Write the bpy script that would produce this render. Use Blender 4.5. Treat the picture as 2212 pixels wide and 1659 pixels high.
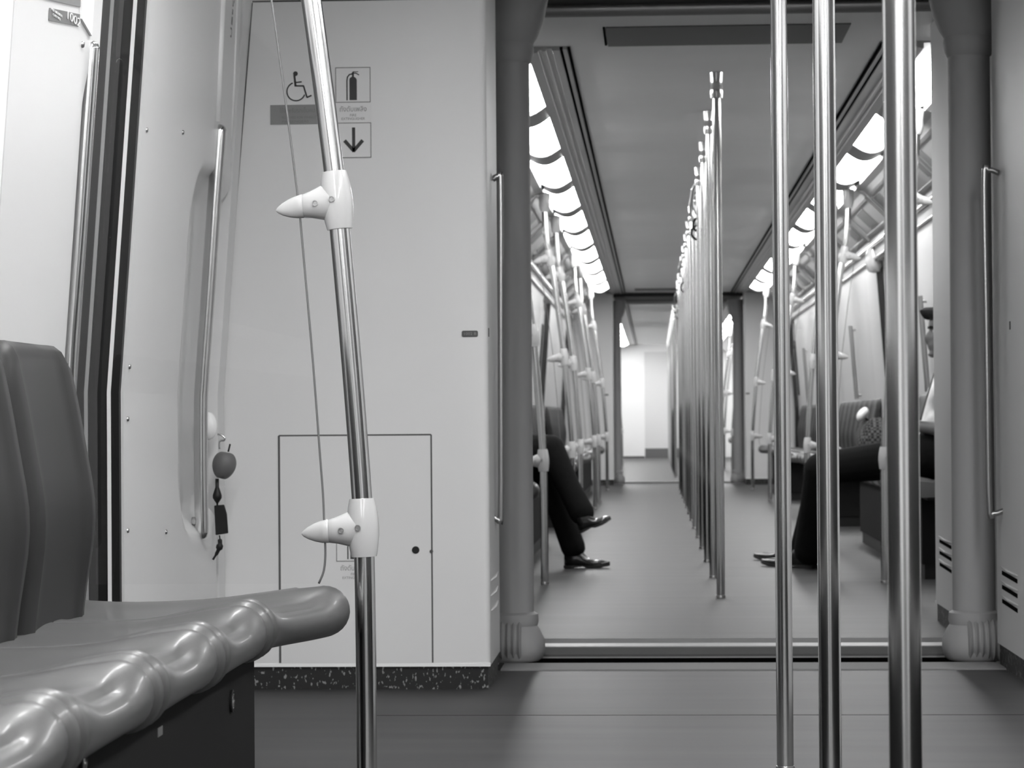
import bpy, bmesh, math, random
from mathutils import Vector, Matrix

# ------------------------------------------------------------------ scene, camera, world
for o in list(bpy.data.objects):
    bpy.data.objects.remove(o)
SC = bpy.context.scene
COL = SC.collection
random.seed(4)
R = math.radians

FPX = 5562.0                                   # focal length in pixels of the 2212 px wide frame
CAM_Z = 0.75
VPX, VPY, ROLL = 1413.0, 905.0, 0.0075          # where the car's long axis vanishes, and the small roll
_u, _v = VPX - 1106.0, 829.5 - VPY
_u, _v = _u * math.cos(ROLL) + _v * math.sin(ROLL), -_u * math.sin(ROLL) + _v * math.cos(ROLL)
PITCH = math.atan(-_v / FPX)
YAW = math.atan(_u * math.cos(PITCH) / FPX)
FWD = Vector((-math.sin(YAW) * math.cos(PITCH), math.cos(YAW) * math.cos(PITCH), math.sin(PITCH)))
RT0 = Vector((math.cos(YAW), math.sin(YAW), 0))
UP0 = RT0.cross(FWD)
RT = RT0 * math.cos(ROLL) - UP0 * math.sin(ROLL)
UP = RT0 * math.sin(ROLL) + UP0 * math.cos(ROLL)
CAM = Vector((0, 0, CAM_Z))

cam_data = bpy.data.cameras.new('camera')
cam = bpy.data.objects.new('camera', cam_data)
COL.objects.link(cam)
m = Matrix((RT, UP, -FWD)).transposed().to_4x4()
m.translation = CAM
cam.matrix_world = m
cam_data.sensor_fit = 'HORIZONTAL'
cam_data.sensor_width = 36.0
cam_data.lens = 36.0 * FPX / 2212.0
cam_data.clip_start = 0.05
cam_data.clip_end = 200
cam_data.dof.use_dof = True
cam_data.dof.focus_distance = 4.7
cam_data.dof.aperture_fstop = 16.0
SC.camera = cam

world = bpy.data.worlds.new('world')
SC.world = world
world.use_nodes = True
world.node_tree.nodes['Background'].inputs[0].default_value = (0.5, 0.5, 0.5, 1)
world.node_tree.nodes['Background'].inputs[1].default_value = 0.02
SC.view_settings.view_transform = 'Standard'
SC.view_settings.look = 'None'
SC.view_settings.exposure = 0.0
SC.view_settings.gamma = 1.0
SC.view_settings.use_curve_mapping = False
SC.cycles.transparent_max_bounces = 40
SC.cycles.max_bounces = 10
SC.cycles.diffuse_bounces = 6
SC.cycles.glossy_bounces = 5
SC.cycles.caustics_reflective = False
SC.cycles.caustics_refractive = False
LAMP_FAR, LAMP_NEAR = 27.0, 39.0                  # glow of the ceiling tubes in the far cars and in the near car


def ray(px, py):
    return (FWD + RT * ((px - 1106.0) / FPX) + UP * ((829.5 - py) / FPX))


def at_y(px, py, y):
    d = ray(px, py)
    return CAM + d * (y / d.y)


def at_x(px, py, x):
    d = ray(px, py)
    return CAM + d * (x / d.x)


def at_z(px, py, z):
    d = ray(px, py)
    return CAM + d * ((z - CAM_Z) / d.z)


TILT, KINK = 0.074, 0.82                        # the side walls lean in above the kink


def lean(z):
    return TILT * max(0.0, z - KINK)


def at_wall(px, py, x0, side=-1):
    """where a pixel's ray meets the leaning upper side wall whose foot stands at x0"""
    d = ray(px, py)
    n = Vector((1, 0, side * TILT))
    # x + side*TILT*(z-KINK) = x0   (left wall: side=-1)
    t = (x0 + side * TILT * KINK - n.dot(CAM)) / n.dot(d)
    p = CAM + d * t
    if p.z < KINK:
        return at_x(px, py, x0)
    return p


# ------------------------------------------------------------------ materials (a black and white world)
def mat(name, v, rough=0.5, metal=0.0, spec=0.5, coat=0.0, noise=None, bump=None, rnoise=None):
    M = bpy.data.materials.new(name)
    M.use_nodes = True
    nt = M.node_tree
    b = nt.nodes['Principled BSDF']
    b.inputs['Base Color'].default_value = (v, v, v, 1)
    b.inputs['Roughness'].default_value = rough
    b.inputs['Metallic'].default_value = metal
    b.inputs['Specular IOR Level'].default_value = spec
    if coat:
        b.inputs['Coat Weight'].default_value = coat
        b.inputs['Coat Roughness'].default_value = 0.08
    tc = None
    def tex(scale, detail=4, stretch=(1, 1, 1)):
        nonlocal tc
        if tc is None:
            tc = nt.nodes.new('ShaderNodeTexCoord')
        mp = nt.nodes.new('ShaderNodeMapping')
        mp.inputs['Scale'].default_value = stretch
        nt.links.new(tc.outputs['Object'], mp.inputs[0])
        n = nt.nodes.new('ShaderNodeTexNoise')
        n.inputs['Scale'].default_value = scale
        n.inputs['Detail'].default_value = detail
        nt.links.new(mp.outputs[0], n.inputs[0])
        return n.outputs[0]
    if noise:                                   # (scale, low, high, stretch)
        n = tex(noise[0], 5, noise[3] if len(noise) > 3 else (1, 1, 1))
        r = nt.nodes.new('ShaderNodeValToRGB')
        r.color_ramp.elements[0].position = 0.3
        r.color_ramp.elements[1].position = 0.7
        r.color_ramp.elements[0].color = (noise[1],) * 3 + (1,)
        r.color_ramp.elements[1].color = (noise[2],) * 3 + (1,)
        nt.links.new(n, r.inputs[0])
        nt.links.new(r.outputs[0], b.inputs['Base Color'])
    if bump:                                    # (scale, strength, distance)
        n = tex(bump[0], 3)
        bn = nt.nodes.new('ShaderNodeBump')
        bn.inputs['Strength'].default_value = bump[1]
        bn.inputs['Distance'].default_value = bump[2]
        nt.links.new(n, bn.inputs['Height'])
        nt.links.new(bn.outputs[0], b.inputs['Normal'])
    return M


def emit(name, v, strength):
    M = bpy.data.materials.new(name)
    M.use_nodes = True
    b = M.node_tree.nodes['Principled BSDF']
    b.inputs['Base Color'].default_value = (0.8, 0.8, 0.8, 1)
    b.inputs['Emission Color'].default_value = (v, v, v, 1)
    b.inputs['Emission Strength'].default_value = strength
    return M


def glass(name, tint, refl_gain, rough=0.0):
    """thin pane: see-through with fresnel reflection"""
    M = bpy.data.materials.new(name)
    M.use_nodes = True
    nt = M.node_tree
    nt.nodes.clear()
    out = nt.nodes.new('ShaderNodeOutputMaterial')
    tr = nt.nodes.new('ShaderNodeBsdfTransparent')
    tr.inputs[0].default_value = (tint, tint, tint, 1)
    gl = nt.nodes.new('ShaderNodeBsdfGlossy')
    gl.inputs['Roughness'].default_value = rough
    fr = nt.nodes.new('ShaderNodeFresnel')
    fr.inputs[0].default_value = 1.45
    mul = nt.nodes.new('ShaderNodeMath')
    mul.operation = 'MULTIPLY'
    mul.inputs[1].default_value = refl_gain
    mul.use_clamp = True
    mx = nt.nodes.new('ShaderNodeMixShader')
    nt.links.new(fr.outputs[0], mul.inputs[0])
    nt.links.new(mul.outputs[0], mx.inputs[0])
    nt.links.new(tr.outputs[0], mx.inputs[1])
    nt.links.new(gl.outputs[0], mx.inputs[2])
    nt.links.new(mx.outputs[0], out.inputs[0])
    return M


M = dict(
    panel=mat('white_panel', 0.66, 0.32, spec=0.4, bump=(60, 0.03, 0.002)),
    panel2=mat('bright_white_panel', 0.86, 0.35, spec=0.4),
    cabinet=mat('cabinet_laminate', 0.67, 0.42, spec=0.35, bump=(45, 0.03, 0.002)),
    ceiling=mat('ceiling_panel', 0.89, 0.55, spec=0.3, noise=(3, 0.87, 0.90)),
    ceil_dark=mat('ceiling_hatch_grey', 0.16, 0.6),
    cove=mat('cove_panel', 0.42, 0.4, spec=0.35),
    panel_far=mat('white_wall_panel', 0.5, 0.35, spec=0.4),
    bracket=mat('lamp_bracket', 0.30, 0.4, metal=0.3),
    rail=mat('ceiling_rail_aluminium', 0.42, 0.35, metal=0.7),
    floor=mat('rubber_floor', 0.045, 0.52, spec=0.20, noise=(4, 0.037, 0.053, (0.25, 2.0, 1)), bump=(220, 0.06, 0.002)),
    steel=mat('brushed_steel', 0.62, 0.17, metal=1.0),
    steel_dark=mat('satin_steel', 0.42, 0.28, metal=1.0),
    alu=mat('tread_aluminium', 0.27, 0.7, spec=0.12, bump=(300, 0.25, 0.003)),
    clamp=mat('white_plastic', 0.52, 0.16, spec=0.5, coat=0.4),
    seat=mat('grey_seat_shell', 0.085, 0.42, metal=0.2, spec=0.5, coat=0.12, noise=(900, 0.078, 0.092)),
    seat_back=mat('grey_seat_back', 0.026, 0.5, spec=0.18, coat=0.0, noise=(900, 0.023, 0.029)),
    base=mat('dark_seat_base', 0.016, 0.7, spec=0.06),
    base_grey=mat('grey_seat_base', 0.13, 0.5, spec=0.3),
    rubber=mat('gangway_rubber', 0.33, 0.55, spec=0.3, bump=(250, 0.08, 0.002)),
    black=mat('black_rubber', 0.008, 0.5, spec=0.3),
    dark=mat('dark_gap', 0.010, 0.9, spec=0.0),
    floor_seam=mat('floor_joint', 0.022, 0.6, spec=0.15),
    nosing=mat('step_nosing', 0.40, 0.5, spec=0.3, metal=0.2),
    void=mat('gap_rubber', 0.003, 1.0, spec=0.0),
    seam=mat('panel_seam', 0.10, 0.8, spec=0.1),
    skirting=mat('speckled_skirting', 0.02, 0.5, spec=0.3),
    doorglass=mat('dark_door_glass', 0.085, 0.03, spec=0.55),
    screen=glass('clear_screen_glass', 0.985, 0.75),
    glass_edge=mat('glass_edge', 0.16, 0.2, spec=0.5),
    label_dark=mat('label_dark_grey', 0.16, 0.45),
    label_mid=mat('label_grey', 0.22, 0.5),
    label_white=mat('label_white', 0.72, 0.45),
    ink=mat('sign_ink', 0.055, 0.6, spec=0.2),
    ink_mid=mat('sign_ink_faint', 0.22, 0.6, spec=0.2),
    white_ink=mat('white_lettering', 0.8, 0.5),
    plate=mat('number_plate', 0.05, 0.4),
    screw=mat('screw_steel', 0.35, 0.3, metal=0.9),
    skin=mat('skin', 0.14, 0.5, spec=0.35),
    hair=mat('black_hair', 0.010, 0.75, spec=0.12, bump=(120, 0.6, 0.006)),
    shirt=mat('white_shirt', 0.75, 0.8, spec=0.2, bump=(14, 0.35, 0.02)),
    greyshirt=mat('grey_shirt', 0.5, 0.8, spec=0.2, bump=(14, 0.35, 0.02)),
    trousers=mat('black_trousers', 0.008, 0.9, spec=0.1, bump=(10, 0.3, 0.02)),
    shoe=mat('black_leather', 0.012, 0.25, spec=0.6),
    sole=mat('shoe_sole', 0.02, 0.6),
    lip=mat('lips', 0.16, 0.45),
    eye=mat('eye', 0.55, 0.25),
    iris=mat('iris', 0.01, 0.2),
    tie=mat('dark_tie', 0.05, 0.7, noise=(60, 0.03, 0.09)),
    white_cloth=mat('white_cloth', 0.8, 0.8),
    tube_far=emit('fluorescent_diffuser', 1.0, LAMP_FAR),
    tube_near=emit('fluorescent_diffuser_vestibule', 1.0, LAMP_NEAR),
)


def checked_material():
    C = mat('checked_cloth', 0.05, 0.85, spec=0.1)
    nt = C.node_tree
    b = nt.nodes['Principled BSDF']
    tc = nt.nodes.new('ShaderNodeTexCoord')
    ch = nt.nodes.new('ShaderNodeTexChecker')
    ch.inputs['Scale'].default_value = 62
    ch.inputs['Color1'].default_value = (0.025, 0.025, 0.025, 1)
    ch.inputs['Color2'].default_value = (0.10, 0.10, 0.10, 1)
    nt.links.new(tc.outputs['Object'], ch.inputs['Vector'])
    nt.links.new(ch.outputs['Color'], b.inputs['Base Color'])
    return C


def skirting_scratches():
    """dark skirting with pale nicks of its own"""
    S = M['skirting']
    nt = S.node_tree
    b = nt.nodes['Principled BSDF']
    tc = nt.nodes.new('ShaderNodeTexCoord')
    mp = nt.nodes.new('ShaderNodeMapping')
    mp.inputs['Scale'].default_value = (1.0, 1.0, 0.6)
    n = nt.nodes.new('ShaderNodeTexNoise')
    n.inputs['Scale'].default_value = 120
    n.inputs['Detail'].default_value = 2
    r = nt.nodes.new('ShaderNodeValToRGB')
    r.color_ramp.elements[0].position = 0.61
    r.color_ramp.elements[1].position = 0.65
    r.color_ramp.elements[0].color = (0.018, 0.018, 0.018, 1)
    r.color_ramp.elements[1].color = (0.24, 0.24, 0.24, 1)
    nt.links.new(tc.outputs['Object'], mp.inputs[0])
    nt.links.new(mp.outputs[0], n.inputs[0])
    nt.links.new(n.outputs[0], r.inputs[0])
    nt.links.new(r.outputs[0], b.inputs['Base Color'])


M['checked'] = checked_material()
skirting_scratches()


# ------------------------------------------------------------------ mesh helpers
def link(name, mesh, parent=None, loc=None):
    o = bpy.data.objects.new(name, mesh)
    COL.objects.link(o)
    if parent:
        o.parent = parent
    if loc is not None:
        o.location = loc
    return o


def obj(name, bm, material, parent=None, smooth=False, bevel=None, loc=None, seg=2):
    me = bpy.data.meshes.new(name)
    bmesh.ops.recalc_face_normals(bm, faces=bm.faces[:])
    bm.to_mesh(me)
    bm.free()
    me.materials.append(material)
    if smooth:
        for p in me.polygons:
            p.use_smooth = True
        if smooth != 'all':
            me.set_sharp_from_angle(angle=R(38))
    o = link(name, me, parent, loc)
    if bevel:
        md = o.modifiers.new('bevel', 'BEVEL')
        md.width = bevel
        md.segments = seg
        md.limit_method = 'ANGLE'
        md.angle_limit = R(40)
        for p in me.polygons:
            p.use_smooth = True
        me.set_sharp_from_angle(angle=R(38))
    return o


def tag(o, label=None, cat=None, group=None, kind=None):
    if label: o['label'] = label
    if cat: o['category'] = cat
    if group: o['group'] = group
    if kind: o['kind'] = kind
    return o


def empty(name, loc, label, cat, group=None):
    o = bpy.data.objects.new(name, None)
    COL.objects.link(o)
    o.location = loc
    o.empty_display_size = 0.05
    return tag(o, label, cat, group)


def struct(o):
    o['kind'] = 'structure'
    return o


def copy_tree(o, parent=None):
    c = o.copy()
    COL.objects.link(c)
    if parent: c.parent = parent
    for ch in list(o.children):
        copy_tree(ch, c)
    return c


def bx(bm, x0, x1, y0, y1, z0, z1):
    vs = [bm.verts.new(p) for p in ((x0, y0, z0), (x1, y0, z0), (x1, y1, z0), (x0, y1, z0),
                                    (x0, y0, z1), (x1, y0, z1), (x1, y1, z1), (x0, y1, z1))]
    for f in ((0, 3, 2, 1), (4, 5, 6, 7), (0, 1, 5, 4), (1, 2, 6, 5), (2, 3, 7, 6), (3, 0, 4, 7)):
        bm.faces.new([vs[i] for i in f])
    return bm


def box(x0, x1, y0, y1, z0, z1):
    return bx(bmesh.new(), min(x0, x1), max(x0, x1), y0, y1, z0, z1)


def prism_y(pts, y0, y1, bm=None):
    """polygon in (x, z) pulled along the car"""
    bm = bm or bmesh.new()
    a = [bm.verts.new((x, y0, z)) for x, z in pts]
    b = [bm.verts.new((x, y1, z)) for x, z in pts]
    bm.faces.new(a)
    bm.faces.new(b[::-1])
    n = len(pts)
    for i in range(n):
        bm.faces.new((a[i], a[(i + 1) % n], b[(i + 1) % n], b[i]))
    return bm


def prism_x(pts, x0, x1, bm=None):
    bm = bm or bmesh.new()
    a = [bm.verts.new((x0, y, z)) for y, z in pts]
    b = [bm.verts.new((x1, y, z)) for y, z in pts]
    bm.faces.new(a)
    bm.faces.new(b[::-1])
    n = len(pts)
    for i in range(n):
        bm.faces.new((a[i], a[(i + 1) % n], b[(i + 1) % n], b[i]))
    return bm


def smooth_path(pts, n=6):
    """Catmull-Rom through the points"""
    P = [Vector(p) for p in pts]
    Q = [P[0] * 2 - P[1]] + P + [P[-1] * 2 - P[-2]]
    out = []
    for i in range(1, len(Q) - 2):
        for k in range(n):
            t = k / n
            a, b, c, d = Q[i - 1], Q[i], Q[i + 1], Q[i + 2]
            out.append(0.5 * ((2 * b) + (c - a) * t + (2 * a - 5 * b + 4 * c - d) * t * t + (3 * b - a - 3 * c + d) * t ** 3))
    out.append(P[-1])
    return out


def tube(bm, pts, r, seg=16, cap=True, flat=None):
    """round bar along points; r may be a list; flat=(sx, sy) squashes the section"""
    P = [Vector(p) for p in pts]
    rs = r if isinstance(r, (list, tuple)) else [r] * len(P)
    rings = []
    t0 = (P[1] - P[0]).normalized()
    ref = Vector((0, 1, 0)) if abs(t0.y) < 0.9 else Vector((1, 0, 0))
    n = (ref - t0 * ref.dot(t0)).normalized()
    for i, p in enumerate(P):
        t = (P[min(i + 1, len(P) - 1)] - P[max(i - 1, 0)]).normalized()
        n = (n - t * n.dot(t)).normalized()
        b = t.cross(n)
        fx, fy = flat if flat else (1, 1)
        rings.append([bm.verts.new(p + (n * math.cos(a) * fx + b * math.sin(a) * fy) * rs[i])
                      for a in (2 * math.pi * k / seg for k in range(seg))])
    for a, b in zip(rings, rings[1:]):
        for k in range(seg):
            bm.faces.new((a[k], a[(k + 1) % seg], b[(k + 1) % seg], b[k]))
    if cap:
        bm.faces.new(rings[0][::-1])
        bm.faces.new(rings[-1])
    return bm


def lathe(bm, prof, origin=(0, 0, 0), seg=24, axis='z', sx=1.0, sy=1.0):
    """profile of (radius, height) turned about an axis"""
    O = Vector(origin)
    rings = []
    for r, h in prof:
        ring = []
        for k in range(seg):
            a = 2 * math.pi * k / seg
            c, s = math.cos(a) * max(r, 1e-5) * sx, math.sin(a) * max(r, 1e-5) * sy
            v = (c, s, h) if axis == 'z' else ((h, c, s) if axis == 'x' else (c, h, s))
            ring.append(bm.verts.new(O + Vector(v)))
        rings.append(ring)
    for a, b in zip(rings, rings[1:]):
        for k in range(seg):
            bm.faces.new((a[k], a[(k + 1) % seg], b[(k + 1) % seg], b[k]))
    bm.faces.new(rings[0])
    bm.faces.new(rings[-1])
    return bm


def grid(bm, rows):
    V = [[bm.verts.new(p) for p in row] for row in rows]
    for i in range(len(V) - 1):
        for j in range(len(V[0]) - 1):
            bm.faces.new((V[i][j], V[i][j + 1], V[i + 1][j + 1], V[i + 1][j]))
    return V


def sstep(a, b, x):
    t = min(1.0, max(0.0, (x - a) / (b - a)))
    return t * t * (3 - 2 * t)


def frame_matrix(origin, right, up):
    right = Vector(right).normalized()
    up = Vector(up)
    up = (up - right * up.dot(right)).normalized()
    n = right.cross(up)
    mm = Matrix((right, up, n)).transposed().to_4x4()
    mm.translation = Vector(origin)
    return mm


def flat_obj(name, polys, fm, material, parent=None, thick=0.0006, lift=0.0):
    """polygons drawn in a plane, given a little thickness"""
    bm = bmesh.new()
    for poly in polys:
        a = [bm.verts.new(fm @ Vector((x, y, lift))) for x, y in poly]
        b = [bm.verts.new(fm @ Vector((x, y, lift + thick))) for x, y in poly]
        bm.faces.new(a[::-1])
        bm.faces.new(b)
        n = len(poly)
        for i in range(n):
            bm.faces.new((a[i], a[(i + 1) % n], b[(i + 1) % n], b[i]))
    return obj(name, bm, material, parent)


def rect(x0, x1, y0, y1):
    return [(x0, y0), (x1, y0), (x1, y1), (x0, y1)]


def outline(x0, x1, y0, y1, w):
    return [rect(x0, x1, y0, y0 + w), rect(x0, x1, y1 - w, y1), rect(x0, x0 + w, y0 + w, y1 - w), rect(x1 - w, x1, y0 + w, y1 - w)]


def strokes(pts, w):
    """thick polyline as quads"""
    out = []
    for (x0, y0), (x1, y1) in zip(pts, pts[1:]):
        L = math.hypot(x1 - x0, y1 - y0) or 1
        nx, ny = -(y1 - y0) / L * w / 2, (x1 - x0) / L * w / 2
        ex, ey = (x1 - x0) / L * w * 0.2, (y1 - y0) / L * w * 0.2
        out.append([(x0 + nx - ex, y0 + ny - ey), (x0 - nx - ex, y0 - ny - ey), (x1 - nx + ex, y1 - ny + ey), (x1 + nx + ex, y1 + ny + ey)])
    return out


def disc(x, y, r, n=20):
    return [(x + r * math.cos(2 * math.pi * k / n), y + r * math.sin(2 * math.pi * k / n)) for k in range(n)]


def arc(x, y, r, a0, a1, n=18):
    return [(x + r * math.cos(R(a0 + (a1 - a0) * k / n)), y + r * math.sin(R(a0 + (a1 - a0) * k / n))) for k in range(n + 1)]


def text_obj(name, body, size, fm, material, parent=None, align='CENTER', lift=0.0, width=None):
    cu = bpy.data.curves.new(name + '_curve', 'FONT')
    cu.body = body
    cu.size = size
    cu.align_x = align
    cu.align_y = 'CENTER'
    cu.extrude = 0.0003
    cu.resolution_u = 3
    t = bpy.data.objects.new(name, cu)
    COL.objects.link(t)
    bpy.context.view_layer.update()
    dg = bpy.context.evaluated_depsgraph_get()
    me = bpy.data.meshes.new_from_object(t.evaluated_get(dg))
    bpy.data.objects.remove(t)
    bpy.data.curves.remove(cu)
    if width and len(me.vertices):
        xs = [v.co.x for v in me.vertices]
        s = width / max(1e-6, max(xs) - min(xs))
        for v in me.vertices:
            v.co.x *= s
    me.transform(fm @ Matrix.Translation((0, 0, lift)))
    me.materials.clear()
    me.materials.append(material)
    return link(name, me, parent)


ORD = ('first second third fourth fifth sixth seventh eighth ninth tenth eleventh twelfth thirteenth fourteenth '
       'fifteenth sixteenth seventeenth').split()

# ------------------------------------------------------------------ the setting: three cars in a row
CX = 0.285                                      # centre line of the train
CEIL = 2.20
NEAR0, NEAR1 = -7.0, 7.62                       # this car
FAR0, FAR1 = 8.76, 29.75                        # next car
THIRD0, THIRD1 = 30.5, 50.0                     # the one beyond
D0 = 1.285                                      # half width at the wall's foot

trims = [0]


def trim(bm, material, **k):
    trims[0] += 1
    return struct(obj('trim_%d' % trims[0], bm, material, **k))


for y0, y1 in ((NEAR0, 7.71), (FAR0, FAR1), (THIRD0, THIRD1)):
    struct(obj('floor', box(CX - 1.6, CX + 1.6, y0, y1, -0.06, 0.0), M['floor']))
for y0, y1 in ((NEAR0, 7.72), (9.0, FAR1), (THIRD0, THIRD1)):
    struct(obj('ceiling', box(CX - 1.3, CX + 1.3, y0, y1, CEIL, CEIL + 0.06), M['ceiling']))


def wall_profile(s, d, top=1.80, out=0.10):
    return [(CX + s * d, 0.0), (CX + s * d, KINK), (CX + s * (d - lean(top)), top), (CX + s * (d + out), top), (CX + s * (d + out), 0.0)]


def wall(s, d, y0, y1, material=None, top=1.80, name=None):
    return struct(obj(name or ('wall_left' if s < 0 else 'wall_right'), prism_y(wall_profile(s, d, top), y0, y1), material or M['panel']))


COVE = [(0.955, 2.143), (1.0, 2.13), (1.19, 1.95), (1.2125, 1.80), (1.36, 1.80), (1.36, CEIL), (0.955, CEIL)]
RAILS = [(0.612, 2.2), (0.612, 2.188), (0.628, 2.188), (0.628, 2.199), (0.640, 2.199), (0.640, 2.184), (0.668, 2.184), (0.672, 2.192),
         (0.690, 2.192), (0.694, 2.182), (0.706, 2.182), (0.709, 2.188), (0.722, 2.188), (0.725, 2.178), (0.765, 2.172), (0.765, 2.2)]


def cove_and_rails(y0, y1, left_end=None):
    for s in (-1, 1):
        trim(prism_y([(CX + s * d, z) for d, z in COVE], y0, left_end if (left_end and s < 0) else y1), M['cove'])
        trim(prism_y([(CX + s * d, z) for d, z in RAILS], y0, y1), M['rail'])
        bm = bmesh.new()
        for a, b in ((0.600, 0.609), (0.6285, 0.6395)):
            bx(bm, min(CX + s * a, CX + s * b), max(CX + s * a, CX + s * b), y0, y1, 2.1915, 2.1985)
        trim(bm, M['dark'])
        trim(prism_y([(CX + s * 0.765, CEIL), (CX + s * 0.955, CEIL), (CX + s * 0.955, CEIL - 0.008), (CX + s * 0.765, CEIL - 0.008)], y0, y1), M['rail'])


cove_and_rails(NEAR0, 7.1, 4.4)
trim(prism_y([(CX - 0.955, 2.143), (-1.02, 2.06), (-1.10, 1.95), (-1.42, 1.95), (-1.42, CEIL), (CX - 0.955, CEIL)], 4.42, 7.1), M['panel2'])
cove_and_rails(9.98, FAR1 - 0.3)
cove_and_rails(31.6, THIRD1)

def cove_fittings(y0, y1, stops):
    """ribs at the bench ends, framed vent panels on the slope and a ledge rail under it"""
    for s in (-1, 1):
        bm = bmesh.new()
        for y in stops:
            prism_y([(CX + s * d, z) for d, z in ((0.962, 2.131), (1.0, 2.118), (1.184, 1.938), (1.19, 1.95), (1.0, 2.13))], y - 0.05, y + 0.05, bm)
        trim(bm, M['rail'])
        bm = bmesh.new()
        for a, b in zip(stops, stops[1:]):
            n = max(1, round((b - a) / 1.2))
            for k in range(n):
                ya, yb = a + 0.12 + (b - a - 0.12) * k / n, a + (b - a - 0.12) * (k + 1) / n
                for (d0, z0), (d1, z1), q0, q1 in (((1.02, 2.103), (1.035, 2.088), ya, yb), ((1.155, 1.971), (1.17, 1.957), ya, yb), ((1.02, 2.103), (1.17, 1.957), ya, ya + 0.02), ((1.02, 2.103), (1.17, 1.957), yb - 0.02, yb)):
                    prism_y([(CX + s * d0, z0), (CX + s * d1, z1), (CX + s * (d1 + 0.008), z1 + 0.012), (CX + s * (d0 + 0.008), z0 + 0.012)], q0, q1, bm)
        trim(bm, M['rail'])
        bm = bmesh.new()
        for k in range(int((stops[-1] - stops[0]) / 1.2)):
            ya = stops[0] + 0.5 + 1.2 * k
            prism_y([(CX + s * 1.05, 2.077), (CX + s * 1.14, 1.989), (CX + s * 1.145, 1.997), (CX + s * 1.055, 2.085)], ya, ya + 0.5, bm)
        trim(bm, M['ceil_dark'])
        bm = bmesh.new()
        tube(bm, [(CX + s * 1.185, y0, 1.90), (CX + s * 1.185, y1, 1.90)], 0.014, 12)
        tube(bm, [(CX + s * 1.20, y0, 1.815), (CX + s * 1.20, y1, 1.815)], 0.009, 10)
        trim(bm, M['steel'], smooth=True)


cove_fittings(9.98, FAR1 - 0.35, (9.99, 11.74, 15.82, 17.6, 21.68, 23.28, 27.36, 29.2))

# end walls of what can be seen
struct(obj('wall_back', box(CX - 1.4, CX + 1.4, NEAR0 - 0.1, NEAR0, 0, CEIL), M['panel']))
struct(obj('wall_front', box(CX - 1.4, CX + 1.4, THIRD1, THIRD1 + 0.1, 0, CEIL), M['panel2']))

struct(obj('floor', box(CX - 1.0, CX + 1.5, 6.537, 6.546, -0.01, 0.0006), M['floor_seam']))

# --- side walls, doors and windows
doors = [0]
wins = [0]


def door(s, d, y0, y1, dark=True):
    """pair of sliding leaves set into the wall between y0 and y1"""
    doors[0] += 1
    root = struct(empty('door_%d' % doors[0], (CX + s * d, (y0 + y1) / 2, 0), 'dark glazed sliding door between side wall pillars', None))
    del root['label']
    ym = (y0 + y1) / 2
    loc = Vector(root.location)
    for a, b in ((y0, ym - 0.006), (ym + 0.006, y1)):
        bm = prism_y([(x - loc.x, z) for x, z in wall_profile(s, d, 1.80, 0.03)], a - loc.y, b - loc.y)
        leaf = obj('door_leaf', bm, M['black'] if dark else M['panel_far'], root)
        if not dark:
            bm = prism_y([(CX + s * (d - 0.004 - lean(1.0)) - loc.x, 1.0), (CX + s * (d - 0.004 - lean(1.6)) - loc.x, 1.6), (CX + s * (d - lean(1.6)) - loc.x, 1.6), (CX + s * (d - lean(1.0)) - loc.x, 1.0)], a + 0.2 - loc.y, b - 0.2 - loc.y)
            obj('pane', bm, M['doorglass'], leaf)
            continue
        pr = [(CX + s * (d - 0.003), 0.12), (CX + s * (d - 0.003), KINK), (CX + s * (d - 0.003 - lean(1.72)), 1.72),
              (CX + s * (d - lean(1.72)), 1.72), (CX + s * d, KINK), (CX + s * d, 0.12)]
        obj('pane', prism_y([(x - loc.x, z) for x, z in pr], a + 0.07 - loc.y, b - 0.07 - loc.y), M['doorglass'], leaf)
    bm = bmesh.new()
    for a, b in ((y0 - 0.0, y0 + 0.012), (y1 - 0.012, y1)):
        prism_y([(x - loc.x, z) for x, z in wall_profile(s, d - 0.045, 1.80, 0.05)], a - loc.y, b - loc.y, bm)
    obj('gasket', bm, M['black'], root)
    return root


def window(s, d, y0, y1):
    wins[0] += 1
    z0, z1 = 0.98, 1.66
    pr = [(CX + s * (d - lean(z0) - 0.006), z0), (CX + s * (d - lean(z1) - 0.006), z1), (CX + s * (d - lean(z1) + 0.02), z1), (CX + s * (d - lean(z0) + 0.02), z0)]
    o = struct(obj('window_%d' % wins[0], prism_y(pr, y0, y1), M['doorglass']))
    bm = bmesh.new()
    for za, zb, ya, yb in ((z0 - 0.03, z0, y0 - 0.03, y1 + 0.03), (z1, z1 + 0.03, y0 - 0.03, y1 + 0.03), (z0, z1, y0 - 0.03, y0), (z0, z1, y1, y1 + 0.03)):
        prism_y([(CX + s * (d - lean(za) - 0.012), za), (CX + s * (d - lean(zb) - 0.012), zb), (CX + s * (d - lean(zb) + 0.02), zb), (CX + s * (d - lean(za) + 0.02), za)], ya, yb, bm)
    obj('window_frame', bm, M['panel2'], o)
    return o


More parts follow.
